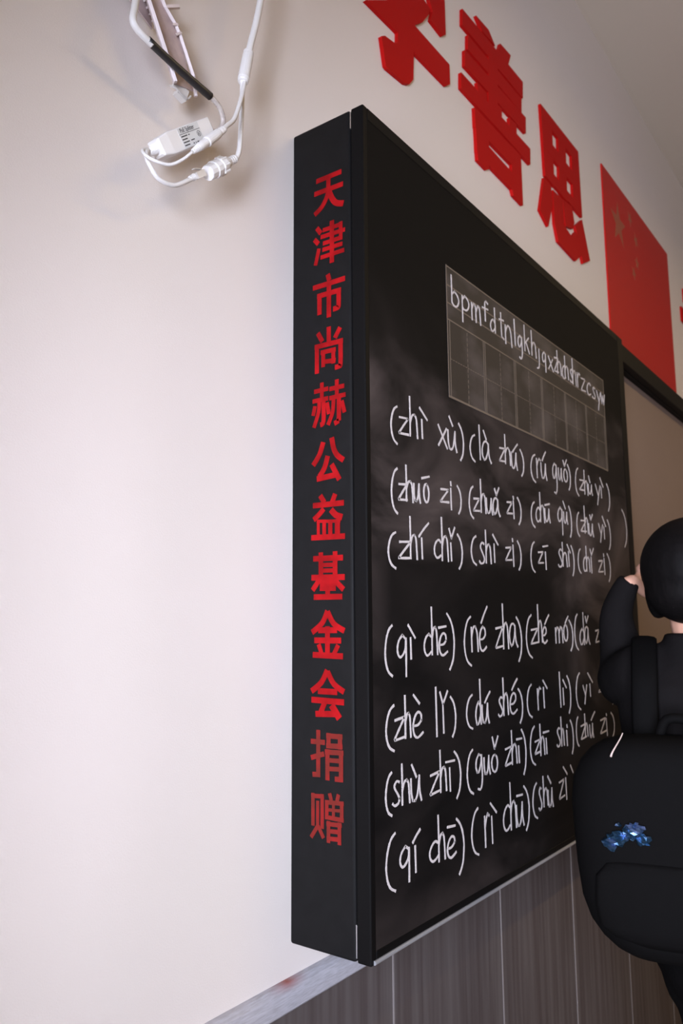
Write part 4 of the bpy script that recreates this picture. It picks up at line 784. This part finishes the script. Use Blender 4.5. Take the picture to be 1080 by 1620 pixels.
# network cable: white sheath, black heat-shrink, grey inner cable into the box
nc = thing('network_cable', V((-0.38, -0.06, 2.18)), 'white network cable stub with black heat-shrink sleeve running into the splitter box', 'cable')
cable([V((-0.350, -0.045, 2.34)), V((-0.362, -0.048, 2.28)), V((-0.373, -0.05, 2.240)), V((-0.381, -0.055, 2.205)), V((-0.3865, -0.06, 2.182)), V((-0.378, -0.06, 2.1735)), V((-0.355, -0.06, 2.168))], 0.0048, 'white_sheath', M['white'], nc, sm=8)
bm = BM()
tube(bm, [V((-0.362, -0.0600, 2.1702)), V((-0.33, -0.0595, 2.165)), V((-0.29, -0.0595, 2.1595)), V((-0.250, -0.06, 2.1548))], [0.0054, 0.0053, 0.0056, 0.0056], seg=14, smooth=3)
tag(obj('shrink_sleeve', bm, M['tape'], nc, smooth=True), 'black sleeve')
cable([V((-0.253, -0.06, 2.1552)), V((-0.240, -0.06, 2.1525)), V((-0.228, -0.058, 2.148)), V((-0.2185, -0.054, 2.139)), V((-0.2195, -0.050, 2.126)), V((-0.2285, -0.047, 2.1175)), V((-0.238, -0.047, 2.114))], 0.0038, 'inner_cable', M['grey_cable'], nc)
bm = BM()
r0 = spt(LEN - 0.001, 0.0125, 0.013)
loft(bm, [[r0 + eL * t + eH * b + eD * c for b, c in ((-0.0045, -0.0055), (0.0045, -0.0055), (0.0045, 0.0055), (-0.0045, 0.0055))] for t in (0.0, 0.010)])
obj('end_plug', bm, M['clear'], nc)

# loose length of plastic trunking hanging open
tk = thing('cable_trunking', V((-0.32, -0.04, 2.2)), 'broken piece of ivory plastic cable trunking hanging open at the top of the wall', 'cable trunking')
A0, A1 = V((-0.352, -0.050, 2.290)), V((-0.305, -0.050, 2.150))
B0, B1 = V((-0.348, -0.038, 2.320)), V((-0.259, -0.038, 2.160))


def bar3(bm, p, q, w, n):
    d = (q - p).normalized(); s = d.cross(n).normalized() * w[0] / 2; nn = n.normalized() * w[1]
    loft(bm, [[c + s, c - s, c - s + nn, c + s + nn] for c in (p, q)])


nY = V((0, 1, 0))
nW = V((0.50, 0.62, 0.42)).normalized()          # the channel hangs twisted: its walls run back this way
ra, rb = V((-0.398, -0.050, 2.318)), V((-0.305, -0.050, 2.150))
bpts = [V((-0.352, -0.040, 2.300)), V((-0.318, -0.040, 2.259)), V((-0.300, -0.040, 2.245)), V((-0.290, -0.040, 2.233)), V((-0.264, -0.040, 2.187)), V((-0.2585, -0.040, 2.160))]
bm = BM()
q = [ra + nW * 0.022, rb + nW * 0.018, V((-0.2600, -0.036, 2.168)), V((-0.288, -0.036, 2.233)), V((-0.316, -0.036, 2.262)), V((-0.352, -0.036, 2.302))]
loft(bm, [q, [p + V((0, 0.0022, 0)) for p in q]])
obj('back_plate', bm, M['trunk_dirty'], tk)
bm = BM()
bar3(bm, ra, rb, (0.0048, 0.026), nW)
bar3(bm, ra + V((-0.002, -0.001, -0.001)), rb + V((-0.002, -0.001, -0.001)), (0.0020, 0.002), nW)
obj('side_wall', bm, M['trunk'], tk)
bm = BM()
for p, q in zip(bpts, bpts[1:]):
    bar3(bm, p, q, (0.0042, 0.016), nW)
bar3(bm, V((-0.318, -0.042, 2.259)), V((-0.295, -0.042, 2.276)), (0.004, 0.012), nW)
bar3(bm, V((-0.306, -0.042, 2.240)), V((-0.296, -0.042, 2.246)), (0.003, 0.012), nW)
bar3(bm, V((-0.300, -0.042, 2.228)), V((-0.290, -0.042, 2.238)), (0.003, 0.012), nW)
obj('side_wall', bm, M['trunk'], tk)
q = [V((-0.400, -0.014, 2.310)), V((-0.360, -0.014, 2.257)), V((-0.347, -0.014, 2.253)), V((-0.318, -0.014, 2.238)), V((-0.330, -0.014, 2.300))]
loft_ = BM()
loft(loft_, [q, [p + V((0, 0.002, 0)) for p in q]])
obj('cover_flap', loft_, M['trunk_dirty'], tk)
for k in range(7):
    t = -0.10 + k * 0.085
    c = V((0.020, 0, 0)) + V((-0.352, -0.024, 2.268)).lerp(V((-0.295, -0.024, 2.185)), t)
    bm = BM()
    bar3(bm, c + V((-0.004, 0, -0.002)), c + V((0.008, 0, 0.006)), (0.0022, 0.008), nY)
    bar3(bm, c + V((0.008, 0, 0.006)), c + V((0.012, 0, -0.001)), (0.0018, 0.008), nY)
    obj('rib', bm, M['trunk'], tk)
bm = BM()
tube(bm, [V((-0.302, -0.035, 2.152)), V((-0.292, -0.037, 2.152)), V((-0.280, -0.037, 2.147)), V((-0.270, -0.035, 2.150)), V((-0.264, -0.035, 2.158))], 0.0014, seg=8)
bar3(bm, V((-0.294, -0.034, 2.162)), V((-0.268, -0.034, 2.158)), (0.011, 0.003), V((0, 1, 0.3)))
bar3(bm, V((-0.290, -0.038, 2.150)), V((-0.274, -0.038, 2.146)), (0.006, 0.010), nY)
obj('end_clip', bm, M['clear'], tk)

# ------------------------------------------------------------------ unseen tube lamps, added for warm light on board and upper wall
def warm_fill_lamp(x, y, power, where):
    lp = thing('ceiling_lamp', (x, y, zc), 'long white tube lamp hanging under the ceiling ' + where, 'lamp')
    obj('housing', boxes((x - 0.62, x + 0.62, y - 0.05, y + 0.05, zc - 0.30, zc - 0.25), bevel=0.008), M['frame_white'], lp)
    for dx in (-0.45, 0.45):
        obj('rod', tube(BM(), [V((x + dx, y, zc - 0.251)), V((x + dx, y, zc - 0.0005))], 0.006), M['frame_white'], lp)
    tb = obj('tube', tube(BM(), [V((x - 0.59, y, zc - 0.318)), V((x + 0.59, y, zc - 0.318))], 0.013), M['tube_glow'], lp, smooth=True)
    area('tube_light', (x, y, zc - 0.335), (0, 0, 0), 1.15, 0.05, power, (1.0, 0.72, 0.34))


warm_fill_lamp(0.9, -1.9, 19, 'nearest the blackboard')
warm_fill_lamp(3.4, -1.9, 19, 'at the far end of the blackboard')

# ------------------------------------------------------------------ the person
PB = V((0.62, -0.47, 0.0))
ang = math.atan2(0.24, 0.97)
Fv = V((math.cos(ang), math.sin(ang), 0)); Lv = V((-math.sin(ang), math.cos(ang), 0)); Uv = V((0, 0, 1))


def pl(l, f, z):
    return PB + Lv * l + Fv * f + Uv * z


person = thing('person', PB, 'person in a black coat seen from behind, left hand raised to the head', 'person')


def ering(l, f, z, a, b, n=28, p=2.0):
    out = []
    for k in range(n):
        t = 2 * PI * k / n
        c, s = math.cos(t), math.sin(t)
        out.append(pl(l + a * math.copysign(abs(c) ** (2 / p), c), f + b * math.copysign(abs(s) ** (2 / p), s), z))
    return out


def ball(bm, c, rx, ry, rz, n=16):
    rings = []
    for i in range(1, n):
        ph = PI * i / n
        rings.append([c + Lv * (rx * math.sin(ph) * math.cos(t)) + Fv * (ry * math.sin(ph) * math.sin(t)) - Uv * (rz * math.cos(ph)) for t in [2 * PI * k / 20 for k in range(20)]])
    loft(bm, rings)


HL, HF = 0.012, -0.018      # head centre in the person's own frame
SHL, EL, MD, CU, HD, HD2 = V((0.566, -0.395, 1.335)), V((0.673, -0.305, 1.312)), V((0.636, -0.304, 1.42)), V((0.622, -0.340, 1.498)), V((0.631, -0.360, 1.507)), V((0.645, -0.377, 1.536))
SHR = pl(-0.155, -0.01, 1.335)
ELR, WRR = pl(-0.215, 0.0, 1.07), pl(-0.225, 0.05, 0.84)

bm = BM()
# trunk, neck and head
loft(bm, [ering(0, 0.0, z, a, b) for z, a, b in ((0.80, 0.085, 0.07), (0.88, 0.112, 0.082), (0.98, 0.13, 0.085), (1.06, 0.12, 0.078), (1.18, 0.135, 0.09), (1.28, 0.145, 0.092), (1.33, 0.12, 0.075), (1.365, 0.065, 0.055), (1.385, 0.05, 0.052))])
tube(bm, [pl(0.002, -0.006, 1.34), pl(0.006, -0.012, 1.39), pl(HL, HF + 0.01, 1.45)], [0.052, 0.047, 0.05], seg=18, smooth=3)
ball(bm, pl(HL, HF - 0.004, 1.522), 0.073, 0.086, 0.078)
ball(bm, pl(HL, HF + 0.020, 1.478), 0.058, 0.066, 0.078)
ball(bm, pl(HL, HF + 0.070, 1.425), 0.022, 0.018, 0.016)                       # chin
loft(bm, [[pl(HL + w, HF + d, z) for w, d in ((-0.006 - s * 0.010, 0.07), (0.006 + s * 0.010, 0.07), (0.004 + s * 0.005, 0.086 + s * 0.018), (-0.004 - s * 0.005, 0.086 + s * 0.018))] for z, s in ((1.470, 0.7), (1.476, 1.0), (1.490, 0.6), (1.512, 0.0))])   # nose
for sgn in (-1, 1):
    ball(bm, pl(HL + sgn * 0.075, HF + 0.0, 1.497), 0.007, 0.016, 0.030, n=10)   # ears
    ball(bm, pl(HL + sgn * 0.032, HF + 0.074, 1.527), 0.020, 0.012, 0.008, n=8)    # brows
# arms
tube(bm, [pl(0.10, 0, 1.32), SHL, EL], [0.05, 0.044, 0.032], seg=16, smooth=4)
tube(bm, [EL, MD, CU], [0.030, 0.022, 0.0145], seg=16, smooth=4)
tube(bm, [pl(-0.10, 0, 1.32), SHR, ELR], [0.05, 0.044, 0.032], seg=16, smooth=4)
tube(bm, [ELR, ELR.lerp(WRR, 0.4), WRR], [0.036, 0.034, 0.023], seg=16, smooth=4)


def hand(bm, wrist, dirv, palm_n, side, curl):
    """palm, four unequal bent fingers and a thumb leaving the palm's side"""
    dirv = dirv.normalized(); palm_n = (palm_n - dirv * palm_n.dot(dirv)).normalized(); sd = dirv.cross(palm_n) * side
    def q(a, b, c):
        return wrist + dirv * a + sd * b + palm_n * c
    loft(bm, [[q(a, w * math.cos(t), h * math.sin(t)) for t in [2 * PI * k / 16 for k in range(16)]] for a, w, h in ((-0.012, 0.0145, 0.0125), (0.004, 0.018, 0.0135), (0.024, 0.029, 0.0145), (0.055, 0.038, 0.013), (0.082, 0.037, 0.011))])
    for i, (off, ln) in enumerate(((0.031, 0.064), (0.0105, 0.074), (-0.0105, 0.070), (-0.031, 0.055))):
        p, d = [], 0.0
        a, c = 0.070, 0.0
        p.append(q(a, off * 0.9, c))
        for seg_ in (0.016, ln * 0.45, ln * 0.32, ln * 0.25):
            d += curl
            a += seg_ * math.cos(d); c += seg_ * math.sin(d)
            p.append(q(a, off * (1.0 + 0.25 * (a - 0.07) / 0.07), c))
        tube(bm, p, [0.0088, 0.0088, 0.0082, 0.0076, 0.0062], seg=12, smooth=3)
    tube(bm, [q(0.018, 0.024, 0.002), q(0.038, 0.042, 0.010), q(0.060, 0.055, 0.016), q(0.082, 0.060, 0.022)], [0.012, 0.0112, 0.0095, 0.0075], seg=12, smooth=3)


hand(bm, CU + V((0.018, -0.006, -0.002)), V((0.92, -0.31, 0.06)), V((-0.1, -1.0, 0.05)), -1, 0.05)
tube(bm, [MD.lerp(CU, 0.6), CU, CU + V((0.022, -0.007, -0.002))], [0.018, 0.0150, 0.0135], seg=14, smooth=3)
hand(bm, WRR, V((0.1, 0.0, -1.0)), Lv, -1, 0.24)
# legs and feet, the hips pushed out over the left leg
LEAN = 0.052
for sgn in (-1, 1):
    tube(bm, [pl(sgn * 0.062, 0.0, 0.86), pl(sgn * 0.062 - LEAN, 0.02, 0.70), pl(sgn * 0.062 - LEAN, 0.025, 0.47), pl(sgn * 0.062 - LEAN, 0.0, 0.30), pl(sgn * 0.062 - LEAN, -0.015, 0.09)], [0.046, 0.045, 0.037, 0.036, 0.027], seg=18, smooth=4)
    tube(bm, [pl(sgn * 0.062 - LEAN, -0.045, 0.045), pl(sgn * 0.064 - LEAN, 0.03, 0.045), pl(sgn * 0.072 - LEAN, 0.12, 0.030)], [0.036, 0.038, 0.026], seg=14, smooth=3)
body = obj('body', bm, M['skin'], person)
remesh(body, 0.0042, 5)
for sgn in (-1, 1):
    bm = BM()
    ball(bm, pl(HL + sgn * 0.031, HF + 0.0700, 1.510), 0.0125, 0.0125, 0.0115, n=12)
    e = obj('eye', bm, M['eye'], person, smooth=True)
    bm = BM()
    ball(bm, pl(HL + sgn * 0.031, HF + 0.0795, 1.510), 0.0058, 0.0040, 0.0058, n=10)
    obj('iris', bm, M['iris'], e, smooth=True)
bm = BM()
ball(bm, pl(HL, HF + 0.083, 1.4535), 0.021, 0.006, 0.0052, n=10)
obj('mouth', bm, M['lip'], person, smooth=True)

# hair: a short bob that covers the head down to the nape
bm = BM()
ball(bm, pl(HL, HF - 0.014, 1.5195), 0.092, 0.100, 0.093)
ball(bm, pl(HL, HF - 0.030, 1.478), 0.084, 0.075, 0.064)
for sgn in (-1, 1):
    ball(bm, pl(HL + sgn * 0.064, HF + 0.004, 1.480), 0.022, 0.050, 0.055)
hair = obj('hair', bm, M['hair'], person)
# leave the face free
for v in hair.data.vertices:
    pass
remesh(hair, 0.005, 8)
bm = BM()
bm.from_mesh(hair.data)
for v in bm.verts:
    r = v.co - PB
    l, f, z = r.dot(Lv) - HL, r.dot(Fv) - HF, r.z
    if z < 1.560 and f > 0.045 and abs(l) < 0.07:
        v.co -= Fv * (f - 0.045) * 0.9
bm.to_mesh(hair.data); bm.free()

# coat with sleeves
bm = BM()
loft(bm, [ering(l, f, z, a, b, p=2.3) for l, f, z, a, b in ((0.0, 0.0, 0.868, 0.140, 0.120), (0, 0, 0.91, 0.152, 0.130), (0, 0, 1.0, 0.155, 0.128), (0, 0, 1.08, 0.148, 0.118), (0.0, 0, 1.18, 0.150, 0.118),
                                                            (0, 0, 1.26, 0.158, 0.118), (0, -0.004, 1.305, 0.155, 0.108), (0, -0.006, 1.338, 0.128, 0.090), (0.002, -0.008, 1.362, 0.088, 0.076), (0.004, -0.010, 1.385, 0.068, 0.066), (0.005, -0.012, 1.400, 0.064, 0.062))])
tube(bm, [pl(0.08, 0.0, 1.30), SHL + V((0.0, 0.012, -0.01)), SHL.lerp(EL, 0.5) + V((-0.01, 0.015, -0.01)), EL + V((-0.008, 0.0, -0.006))], [0.060, 0.060, 0.056, 0.052], seg=18, smooth=4)
tube(bm, [EL + V((-0.006, 0.0, -0.010)), EL.lerp(MD, 0.45) + V((-0.004, -0.004, 0)), MD + V((0.0, -0.002, 0)), MD.lerp(CU, 0.5) + V((0.002, 0.006, 0.002)), CU + V((0.002, 0.0, 0.006))], [0.050, 0.043, 0.034, 0.028, 0.0215], seg=18, smooth=4)
tube(bm, [pl(-0.08, 0.0, 1.30), SHR, SHR.lerp(ELR, 0.5), ELR], [0.062, 0.066, 0.058, 0.055], seg=18, smooth=4)
tube(bm, [ELR, ELR.lerp(WRR, 0.5), WRR + V((0, 0, 0.015))], [0.055, 0.048, 0.038], seg=18, smooth=4)
coat = obj('coat', bm, M['coat'], person)
remesh(coat, 0.006, 8)

# trousers with creases down the legs
for_tr = BM()
loft(for_tr, [ering(l, 0.0, z, a, b) for l, z, a, b in ((0, 0.92, 0.130, 0.100), (0, 0.86, 0.122, 0.100), (-0.006, 0.81, 0.112, 0.095), (-0.02, 0.77, 0.105, 0.085))])
for sgn in (-1, 1):
    pts, rad = [], []
    for k in range(40):
        z = 0.86 - k * 0.0195
        t = k / 39
        lean = LEAN * min(1.0, max(0.0, (0.84 - z) / 0.14))
        r = 0.062 - 0.010 * min(1, t * 1.5)
        r += 0.0042 * math.sin(k * 1.9 + sgn) * (0.25 + min(1, t * 4))
        fo = 0.022 if z > 0.45 else 0.022 - 0.037 * (0.45 - z) / 0.36
        pts.append(pl(sgn * 0.062 - lean, fo, z)); rad.append(r)
    tube(for_tr, pts, rad, seg=22, smooth=2)
tr = obj('trousers', for_tr, M['trouser'], person)
remesh(tr, 0.006, 2)
for sgn in (-1, 1):
    bm = BM()
    tube(bm, [pl(sgn * 0.062 - LEAN, -0.070, 0.050), pl(sgn * 0.063 - LEAN, -0.02, 0.058), pl(sgn * 0.066 - LEAN, 0.06, 0.050), pl(sgn * 0.072 - LEAN, 0.125, 0.036), pl(sgn * 0.074 - LEAN, 0.155, 0.034)], [0.030, 0.045, 0.043, 0.034, 0.016], seg=16, smooth=4)
    for v in bm.verts:
        v.co.z = max(v.co.z, 0.016)
    sh = obj('shoe', bm, M['shoe'], person, smooth=True)
    bm = BM()
    loft(bm, [[pl(sgn * 0.067 - LEAN + 0.043 * math.cos(t) * (1 - 0.15 * math.sin(t)), 0.042 + 0.132 * math.sin(t), z) for t in [2 * PI * k / 24 for k in range(24)]] for z in (0.001, 0.018)])
    obj('sole', bm, M['sole'], sh)

# ------------------------------------------------------------------ the backpack
bp = thing('backpack', pl(0.06, -0.20, 0.87), 'black backpack hanging low on the back of the person, with a blue foil patch', 'backpack')
BZ = [(0.864, 0.050, 0.6), (0.868, 0.088, 0.8), (0.878, 0.106, 0.92), (0.895, 0.124, 1.0), (0.92, 0.141, 1.0), (0.955, 0.152, 1.0), (1.01, 0.158, 1.0), (1.07, 0.161, 1.0), (1.12, 0.163, 1.0), (1.16, 0.159, 0.97), (1.19, 0.147, 0.92),
      (1.212, 0.130, 0.84), (1.226, 0.110, 0.72), (1.234, 0.085, 0.55), (1.238, 0.05, 0.35)]
BZ = [(1.238 - (1.238 - z) * 0.882, a, s) for z, a, s in BZ]
BL0, BF0, BD = 0.060, -0.203, 0.068


def bagring(z, a, s, n=40, p=3.4):
    out = []
    for k in range(n):
        t = 2 * PI * k / n
        c, q = math.cos(t), math.sin(t)
        out.append(pl(BL0 + a * math.copysign(abs(c) ** (2 / p), c), BF0 + BD * s * math.copysign(abs(q) ** (2 / p), q), z))
    return out


bm = BM()
loft(bm, [bagring(*r) for r in BZ])
bag = obj('bag_body', bm, M['bag'], bp, smooth=True)
bm = BM()
loft(bm, [[pl(BL0 + a * math.copysign(abs(math.cos(t)) ** 0.6, math.cos(t)), BF0 - BD * 0.86 - 0.018 * s * (0.4 + 0.6 * abs(math.sin(t))) if math.sin(t) < 0 else BF0 - BD * 0.8, z)
            for t in [2 * PI * k / 32 for k in range(32)]] for z, a, s in ((0.935, 0.06, 0.6), (0.945, 0.10, 0.9), (0.96, 0.122, 1), (0.99, 0.128, 1), (1.03, 0.126, 0.95), (1.05, 0.11, 0.8), (1.056, 0.08, 0.5))])
obj('front_pocket', bm, M['bag'], bp, smooth=True)
for l in (-0.075, 0.105):
    bm = BM()
    pts = [pl(l, BF0 + BD - 0.006, 1.20), pl(l, -0.128, 1.27), pl(l * 0.98, -0.110, 1.335), pl(l * 0.98, -0.045, 1.388), pl(l, 0.045, 1.372), pl(l, 0.108, 1.30), pl(l * 1.05, 0.112, 1.20), pl(l * 1.15, 0.108, 1.08), pl(math.copysign(0.160, l), 0.0, 1.0), pl(math.copysign(0.14, l), -0.13, 0.97)]
    P = catmull(pts, 6)
    rings = []
    for i, q in enumerate(P):
        d = (P[min(i + 1, len(P) - 1)] - P[max(i - 1, 0)]).normalized()
        s = (Lv - d * Lv.dot(d)).normalized(); n = d.cross(s)
        rings.append([q + s * (0.022 * math.cos(t)) + n * (0.006 * math.sin(t)) for t in [2 * PI * k / 10 for k in range(10)]])
    loft(bm, rings)
    obj('shoulder_strap', bm, M['bag'], bp, smooth=True)
bm = BM()
tube(bm, [pl(0.02, BF0 + 0.02, 1.225), pl(0.03, BF0 + 0.015, 1.258), pl(0.07, BF0 + 0.015, 1.262), pl(0.085, BF0 + 0.02, 1.225)], 0.008, seg=10)
obj('carry_handle', bm, M['bag'], bp, smooth=True)


def bagsurf(l, z):
    """outer surface of the bag at this place"""
    for (z0, a0, s0), (z1, a1, s1) in zip(BZ, BZ[1:]):
        if z0 <= z <= z1:
            t = (z - z0) / (z1 - z0)
            a, s = a0 + (a1 - a0) * t, s0 + (s1 - s0) * t
            u = min(0.985, abs(l - BL0) / a)
            return BF0 - BD * s * (1 - u ** 3.4) ** (1 / 3.4)
    return BF0


# crumpled blue foil emblem
bm = BM()
rnd = random.Random(3)


def crumple(cl, cz, hw, hz, tilt, nx, nz):
    grid = []
    for j in range(nz + 1):
        row = []
        for i in range(nx + 1):
            u, v = i / nx * 2 - 1, j / nz * 2 - 1
            rag = rnd.uniform(0.62, 1.25) if i in (0, nx) or j in (0, nz) else 1.0
            uu, vv = u * math.sqrt(1 - v * v / 2) * hw * rag, v * math.sqrt(1 - u * u / 2) * hz * rag
            l, z = cl + uu * math.cos(tilt) - vv * math.sin(tilt), cz + uu * math.sin(tilt) + vv * math.cos(tilt)
            row.append(bm.verts.new(pl(l, bagsurf(l, z) - 0.003 - rnd.uniform(0, 0.008), z)))
        grid.append(row)
    for j in range(nz):
        for i in range(nx):
            a, b, c, d = grid[j][i], grid[j][i + 1], grid[j + 1][i + 1], grid[j + 1][i]
            bm.faces.new((a, b, c)); bm.faces.new((a, c, d))
crumple(0.154, 1.086, 0.021, 0.012, -0.40, 7, 5)
crumple(0.127, 1.104, 0.016, 0.012, -0.3, 6, 5)
crumple(0.114, 1.092, 0.012, 0.010, 0.3, 4, 4)
crumple(0.147, 1.110, 0.005, 0.003, 0, 2, 2)
f = obj('foil_patch', bm, M['foil'], bp, recalc=True)
so = f.modifiers.new('thickness', 'SOLIDIFY'); so.thickness = 0.0008
tag(f, 'crumpled shiny blue foil patch')
bm = BM()
z0_, z1_ = 1.207, 1.241
tube(bm, [pl(0.154, bagsurf(0.154, 1.207) - 0.010, 1.2105), pl(0.151, bagsurf(0.151, 1.21) - 0.010, 1.218), pl(0.140, BF0 - 0.045, 1.236), pl(0.136, BF0 - 0.04, 1.2445)], [0.0019, 0.0014, 0.0010, 0.0009], seg=10, smooth=3)
tag(obj('zip_pull', bm, M['pull'], bp, smooth=True), 'thin pale cord pull')
